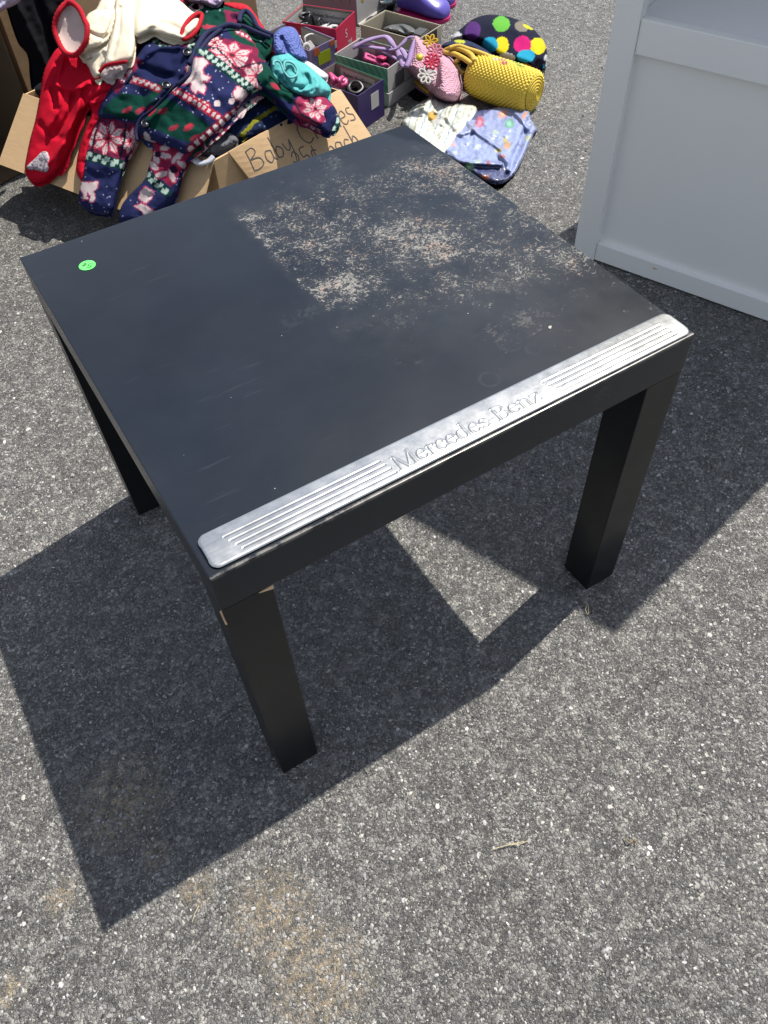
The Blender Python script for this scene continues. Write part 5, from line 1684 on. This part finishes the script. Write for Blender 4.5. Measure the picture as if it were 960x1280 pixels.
def flower(c_px, rpx, z, mat, n=8, sq=.8):
    ctr = at(*c_px, z); vd = (Vector(CAM_C) - ctr).normalized()
    nrm = (vd * .3 + Vector((-.25, -.3, .85))).normalized()
    X = nrm.cross(Vector((0, 0, 1))).normalized(); Y = nrm.cross(X)
    r = rpx * .0017
    f = thing('flower', None, None) if False else None
    bm = bmesh.new()
    for k in range(n):
        a = 2 * math.pi * k / n + .2; u = X * math.cos(a) + Y * math.sin(a); w = -X * math.sin(a) + Y * math.cos(a)
        lp = [ctr + nrm * .006 + u * (r * (.18 + .82 * (.5 - .5 * math.cos(q)))) + w * (r * .24 * math.sin(q)) + nrm * (.002 * math.sin(q / 2)) for q in np.linspace(0, 2 * math.pi, 13)[:-1]]
        tube(bm, lp, .0026, 6, closed=True)
    bmesh.ops.create_uvsphere(bm, u_segments=10, v_segments=6, radius=r * .2, matrix=Matrix.Translation(ctr + nrm * .006))
    o = obj('flower', bm, M[mat], pk, True)
flower(g4(216, 384), 13.5, .098, 'white_yarn'); flower(g4(240, 318), 11.5, .118, 'coral_yarn'); flower(g4(256, 268), 11.5, .128, 'pink_yarn'); flower(g4(232, 218), 10.5, .135, 'yellow_yarn', 6)
p = at(*g4(178, 286), .125); nrm = ((Vector(CAM_C) - p).normalized() * .6 + Vector((-.3, -.3, .7))).normalized()
bm = bmesh.new(); bmesh.ops.create_cone(bm, cap_ends=True, segments=24, radius1=.0095, radius2=.008, depth=.003)
R = nrm.to_track_quat('Z', 'Y').to_matrix().to_4x4(); R.translation = p
for v in bm.verts: v.co = R @ v.co
bmesh.ops.bevel(bm, geom=[e for e in bm.edges if e.calc_face_angle(0) > .5], offset=.001, segments=2, affect='EDGES')
obj('button', bm, M['yellow_dot'], pk, True)

# ================================================================== yellow woven straw bag (a real cylinder with weave relief)
def straw_bag():
    z = .050
    P0, P1 = at(592, 92, .052), at(668, 117, .050)
    ax = P1 - P0; L = ax.length; ax.normalize()
    side = ax.cross(Vector((0, 0, 1))).normalized(); up = side.cross(ax)
    t = thing('straw_bag', 'yellow woven straw barrel bag lying in front of the dotted hat', 'bag', (P0.x, P0.y, 0))
    nl, nr = 210, 260
    R = .050
    V = []; Fc = []; Cc = []
    base = c_(250, 218, 78, 1.45)
    for i in range(nl):
        u = i / (nl - 1); x = u * L
        rr = R * (1 + .05 * math.sin(u * 3)) * min(1, .86 + .14 * min(1, u / .12)) 
        if u > .93: rr *= math.sqrt(max(.0, 1 - ((u - .93) / .075) ** 2)) * .28 + .72
        for k in range(nr):
            a = 2 * math.pi * k / nr
            wv = .0022 * math.sin(a * 30 + (math.pi if int(x / .0055) % 2 else 0)) * abs(math.sin(math.pi * x / .0055)) + .0018 * abs(math.sin(math.pi * x / .0055))
            r = rr + wv
            zz = math.sin(a) * r * .96
            V.append(P0 + ax * x + side * (math.cos(a) * r) + up * zz)
            d = .88 + .12 * abs(math.sin(math.pi * x / .0055))
            Cc.append(base * d)
    for i in range(nl - 1):
        for k in range(nr):
            Fc.append((i * nr + k, i * nr + (k + 1) % nr, (i + 1) * nr + (k + 1) % nr, (i + 1) * nr + k))
    Fc.append(tuple(range(nr))[::-1]);
    # flowers worked in raffia on top
    Cc = np.array(Cc); VV = np.array(V)
    rel = VV - np.array(P0); uu = rel @ np.array(ax) / L; vv = np.arctan2(rel @ np.array(up), rel @ np.array(side))
    for (cu, cv, ru, rv, col_) in ((.42, 1.75, .05, .2, c_(236, 170, 150)), (.34, 1.6, .04, .16, c_(230, 232, 220)), (.50, 1.5, .05, .16, c_(224, 140, 120)), (.62, 1.9, .07, .10, c_(96, 170, 80)), (.55, 2.1, .08, .07, c_(110, 176, 90)), (.72, 1.7, .06, .1, c_(120, 180, 90))):
        Cc[((uu - cu) / ru) ** 2 + ((vv - cv) / rv) ** 2 < 1] = col_
    me = bpy.data.meshes.new('body'); me.from_pydata([tuple(v) for v in V], [], Fc); me.update()
    at_ = me.color_attributes.new('Col', 'FLOAT_COLOR', 'POINT'); cc = np.ones((len(V), 4)); cc[:, :3] = Cc; at_.data.foreach_set('color', cc.ravel())
    link('body', me, STRAW, t, True)
    # spiral end
    nk, na = 60, 160
    V = []; Fc = []; Rend = R * .80
    for i in range(nk):
        u = i / (nk - 1)
        for k in range(na):
            a = 2 * math.pi * k / na
            r = Rend * (1 - u) + .0005
            s = r / .0072 + a / (2 * math.pi)
            bump = .0030 * abs(math.sin(math.pi * s)) + .006 * math.sin(math.pi / 2 * u)
            V.append(P0 + ax * (L - .002 + bump) + side * (math.cos(a) * r) + up * (math.sin(a) * r * .96))
    for i in range(nk - 1):
        for k in range(na): Fc.append((i * na + k, i * na + (k + 1) % na, (i + 1) * na + (k + 1) % na, (i + 1) * na + k))
    me = bpy.data.meshes.new('end_cap'); me.from_pydata([tuple(v) for v in V], [], Fc); me.update()
    at_ = me.color_attributes.new('Col', 'FLOAT_COLOR', 'POINT'); cc = np.ones((len(V), 4)); cc[:, :3] = base * .92; at_.data.foreach_set('color', cc.ravel())
    link('end_cap', me, STRAW, t, True)
    M['straw_cord'] = plain('yellow_straw_cord', c_(240, 202, 84, 1.15), .65, .3, .15, 160, 350, .9, .002)
    h = lambda x, y: (540 + x / 6, 10 + y / 6)
    strap(t, [h(*p) for p in ((300, 420), (240, 380), (170, 345), (110, 335), (100, 320), (150, 300), (220, 310), (290, 350), (320, 400))], .1, .0075, 'straw_cord', flat=.8, zs=[.09, .092, .09, .082, .08, .095, .10, .10, .095])
    strap(t, [h(*p) for p in ((200, 390), (180, 400), (180, 430), (205, 470), (235, 490))], .07, .0065, 'straw_cord', flat=.8, zs=[.085, .08, .07, .06, .055])
    strap(t, [h(*p) for p in ((130, 300), (200, 285), (280, 310), (360, 335), (420, 360), (460, 395))], .1, .0065, 'straw_cord', flat=.8, zs=[.10, .104, .105, .104, .10, .092])


straw_bag()

# ================================================================== dotted hat
h3 = lambda x, y: (540 + x / 6, 10 + y / 6)
NV = c_(16, 20, 52)
hp = Paint(NV); hp.fuzz = .15
for (x, y, rx, ry, a, col_) in ((305, 172, 58, 72, .25, (92, 48, 130)), (520, 120, 65, 58, .1, (110, 196, 70)), (672, 138, 52, 40, .3, (140, 134, 122)), (715, 142, 60, 40, .5, None), (185, 222, 40, 50, 0, (226, 228, 236)),
                                (525, 280, 52, 66, 0, (242, 222, 30)), (437, 275, 58, 58, 0, (40, 180, 224)), (795, 285, 62, 62, .2, (242, 222, 30)), (678, 272, 66, 64, -.3, (220, 20, 126)), (706, 360, 68, 48, -.1, (40, 180, 224)),
                                (560, 375, 66, 38, 0, (234, 234, 242)), (690, 455, 68, 38, .1, (246, 140, 30)), (858, 375, 18, 28, 0, (236, 240, 244)), (850, 430, 20, 12, 0, (40, 180, 224))):
    if col_ is None: hp.disc(*h3(722, 142), 46 / 6, 12 / 6, .42, c_(228, 222, 40)); continue
    hp.disc(*h3(x, y), rx / 6, ry / 6, a, c_(*col_))
ht = thing('dotted_hat', 'navy hat with big coloured dots behind the yellow straw bag', 'hat', tuple(at(630, 85, 0)))
drape('crown', [h3(*p) for p in ((150, 240), (160, 200), (205, 165), (285, 98), (355, 64), (440, 50), (560, 62), (650, 92), (745, 148), (805, 205), (845, 262), (862, 330), (858, 400), (808, 450), (762, 488), (640, 446), (480, 400), (380, 320), (260, 262))],
      hp, FELT, ht, off=0, thick=.055, edge=16, wrinkle=(.002, 20), lift=.055, step=1.3)
bp = Paint(c_(48, 56, 92)).disc(*h3(210, 250), 7, 2.2, .1, c_(206, 214, 70))
drape('brim', [h3(*p) for p in ((75, 292), (95, 262), (190, 238), (270, 245), (350, 280), (425, 328), (492, 384), (470, 394), (400, 358), (280, 306), (160, 290))], bp, FELT, ht, off=.075, thick=.008, edge=5, step=1.3, lift=.01)
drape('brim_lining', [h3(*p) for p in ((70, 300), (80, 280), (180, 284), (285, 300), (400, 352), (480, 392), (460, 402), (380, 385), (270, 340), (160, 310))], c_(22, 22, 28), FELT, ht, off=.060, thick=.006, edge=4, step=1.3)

# ================================================================== folded baby linen in clear film
k4 = lambda x, y: (490 + x / 4.8, 110 + y / 4.8)
wp = Paint(c_(244, 246, 234, 1.2))
for k in range(9):
    x0 = 60 + k * 42
    wp.band([k4(x0 + 60, 50 + k * 4), k4(x0 + 10, 170 + k * 6), k4(x0 - 40, 330)], 1.6, c_(150, 188, 200) if k % 2 else c_(196, 206, 178))
wp.dots([k4(*p) for p in ((80, 60), (480, 60), (480, 200), (300, 370), (80, 230))], 26, c_(206, 214, 190), 1.6, 21)
wp.poly([k4(*p) for p in ((222, 150), (255, 138), (297, 200), (262, 222))], c_(240, 240, 240)); wp.disc(*k4(240, 168), 5.4, 6.0, 0, c_(224, 178, 20))
o = drape('folded_blanket', [k4(*p) for p in ((62, 212), (80, 170), (130, 110), (200, 66), (240, 54), (340, 88), (450, 94), (510, 112), (500, 180), (440, 250), (390, 320), (330, 400), (260, 390), (150, 300))], wp, PLASTIC, off=0, thick=.020, edge=7, wrinkle=(.004, 8), lift=.006,
          folds=[([k4(*p) for p in ((350, 100), (330, 170), (370, 230))], 3, .008), ([k4(*p) for p in ((110, 130), (200, 160), (240, 240))], 4, -.004)])
tag(o, 'cream folded baby blanket with pale stripes in clear film, by the table\'s far corner', 'blanket', 'folded baby linen in clear film')
bp = Paint(c_(158, 174, 226, 1.15)).poly([k4(*p) for p in ((380, 438), (500, 452), (660, 458), (720, 530), (640, 580), (560, 560), (440, 520))], c_(70, 80, 136)).poly([k4(*p) for p in ((495, 108), (620, 112), (520, 190), (440, 190))], c_(74, 86, 150))  # navy polygon along the bottom is shading put into the colour
for (x, y, rx, ry, a, col_) in ((525, 205, 5.2, 7, .1, (222, 110, 146)), (665, 155, 7, 4.5, -.5, (232, 168, 150)), (705, 215, 6, 6.2, 0, (124, 196, 176)), (620, 265, 4, 3, 0, (206, 228, 222)), (515, 353, 5, 2.6, -.3, (222, 236, 236)), (360, 335, 5.4, 3, .5, (236, 186, 190)),
                                (382, 388, 5, 1.7, .4, (224, 232, 236)), (690, 345, 5, 4, -.6, (232, 172, 120)), (640, 375, 4.4, 3, 0, (214, 208, 150)), (515, 440, 6, 2, 0, (206, 230, 226)), (465, 475, 5.5, 6, .2, (122, 188, 160)), (560, 535, 6, 2.6, .2, (200, 110, 60)), (450, 180, 4, 2.6, 0, (200, 216, 230)),
                                (680, 310, 3, 3.5, 0, (200, 196, 120)), (815, 300, 3, 4, 0, (206, 214, 170)), (660, 410, 5, 2, .3, (200, 120, 120)), (795, 165, 2.4, 6, .5, (232, 170, 150)), (580, 450, 3, 3, 0, (190, 110, 130))):
    bp.disc(*k4(x, y), rx, ry, a, c_(*col_))
    if rx > 4.5 and ry > 4: bp.disc(*k4(x, y), rx * .45, ry * .45, a, c_(*[min(255, q + 40) for q in col_]))
o = drape('folded_blanket', [k4(*p) for p in ((300, 380), (340, 310), (385, 258), (435, 188), (490, 140), (600, 114), (720, 104), (790, 104), (826, 130), (836, 188), (872, 246), (848, 282), (782, 430), (718, 532), (640, 574), (560, 554), (470, 502), (380, 440))], bp, PLASTIC, off=.002, thick=.018, edge=6, wrinkle=(.003, 8), lift=.0,
          folds=[([k4(*p) for p in ((440, 190), (500, 260), (600, 330), (680, 390))], 2.2, .007), ([k4(*p) for p in ((690, 530), (740, 400), (800, 260), (825, 200))], 4, -.012), ([k4(*p) for p in ((400, 440), (520, 452), (650, 458))], 3, .012), ([k4(*p) for p in ((650, 400), (690, 440), (700, 490))], 3, .010), ([k4(*p) for p in ((740, 150), (780, 190), (810, 240))], 2.5, .009), ([k4(*p) for p in ((380, 280), (470, 260), (490, 230))], 2.4, .007)])
tag(o, 'blue folded baby blanket with small printed pictures in clear film', 'blanket', 'folded baby linen in clear film')

# ================================================================== litter on the asphalt
M['straw'] = plain('dry_grass', (.42, .36, .24), .8, .2, .15, 200)
M['leafbit'] = plain('dead_leaf', (.16, .12, .07), .8, .2, .2, 200)
def twig(label, pts, r, mat='straw', zz=.003):
    bm = bmesh.new(); tube(bm, catmull([at(x, y, zz + .002 * (k % 2)) for k, (x, y) in enumerate(pts)], 6), r, 6)
    o = obj('dry_stalk', bm, M[mat], None, True); tag(o, label, 'stalk')
twig('pale dry stalk lying on sunlit asphalt below the right leg', [(615, 1062), (632, 1057), (655, 1052)], .0005)
twig('short dry stalk crossing the pale one on sunlit asphalt', [(632, 1054), (646, 1056), (660, 1051)], .0004)
twig('curled dry blade of grass beside the right table leg', [(730, 752), (735, 756), (735, 768), (732, 762), (734, 754)], .0006)
twig('fine dry stalk below the sharp tip of the table\'s shadow', [(240, 1153), (244, 1141), (249, 1132)], .0004)
twig('small dark curled leaf stem on the sunlit asphalt at right', [(780, 1046), (786, 1054), (793, 1049), (796, 1056)], .0008, 'leafbit')
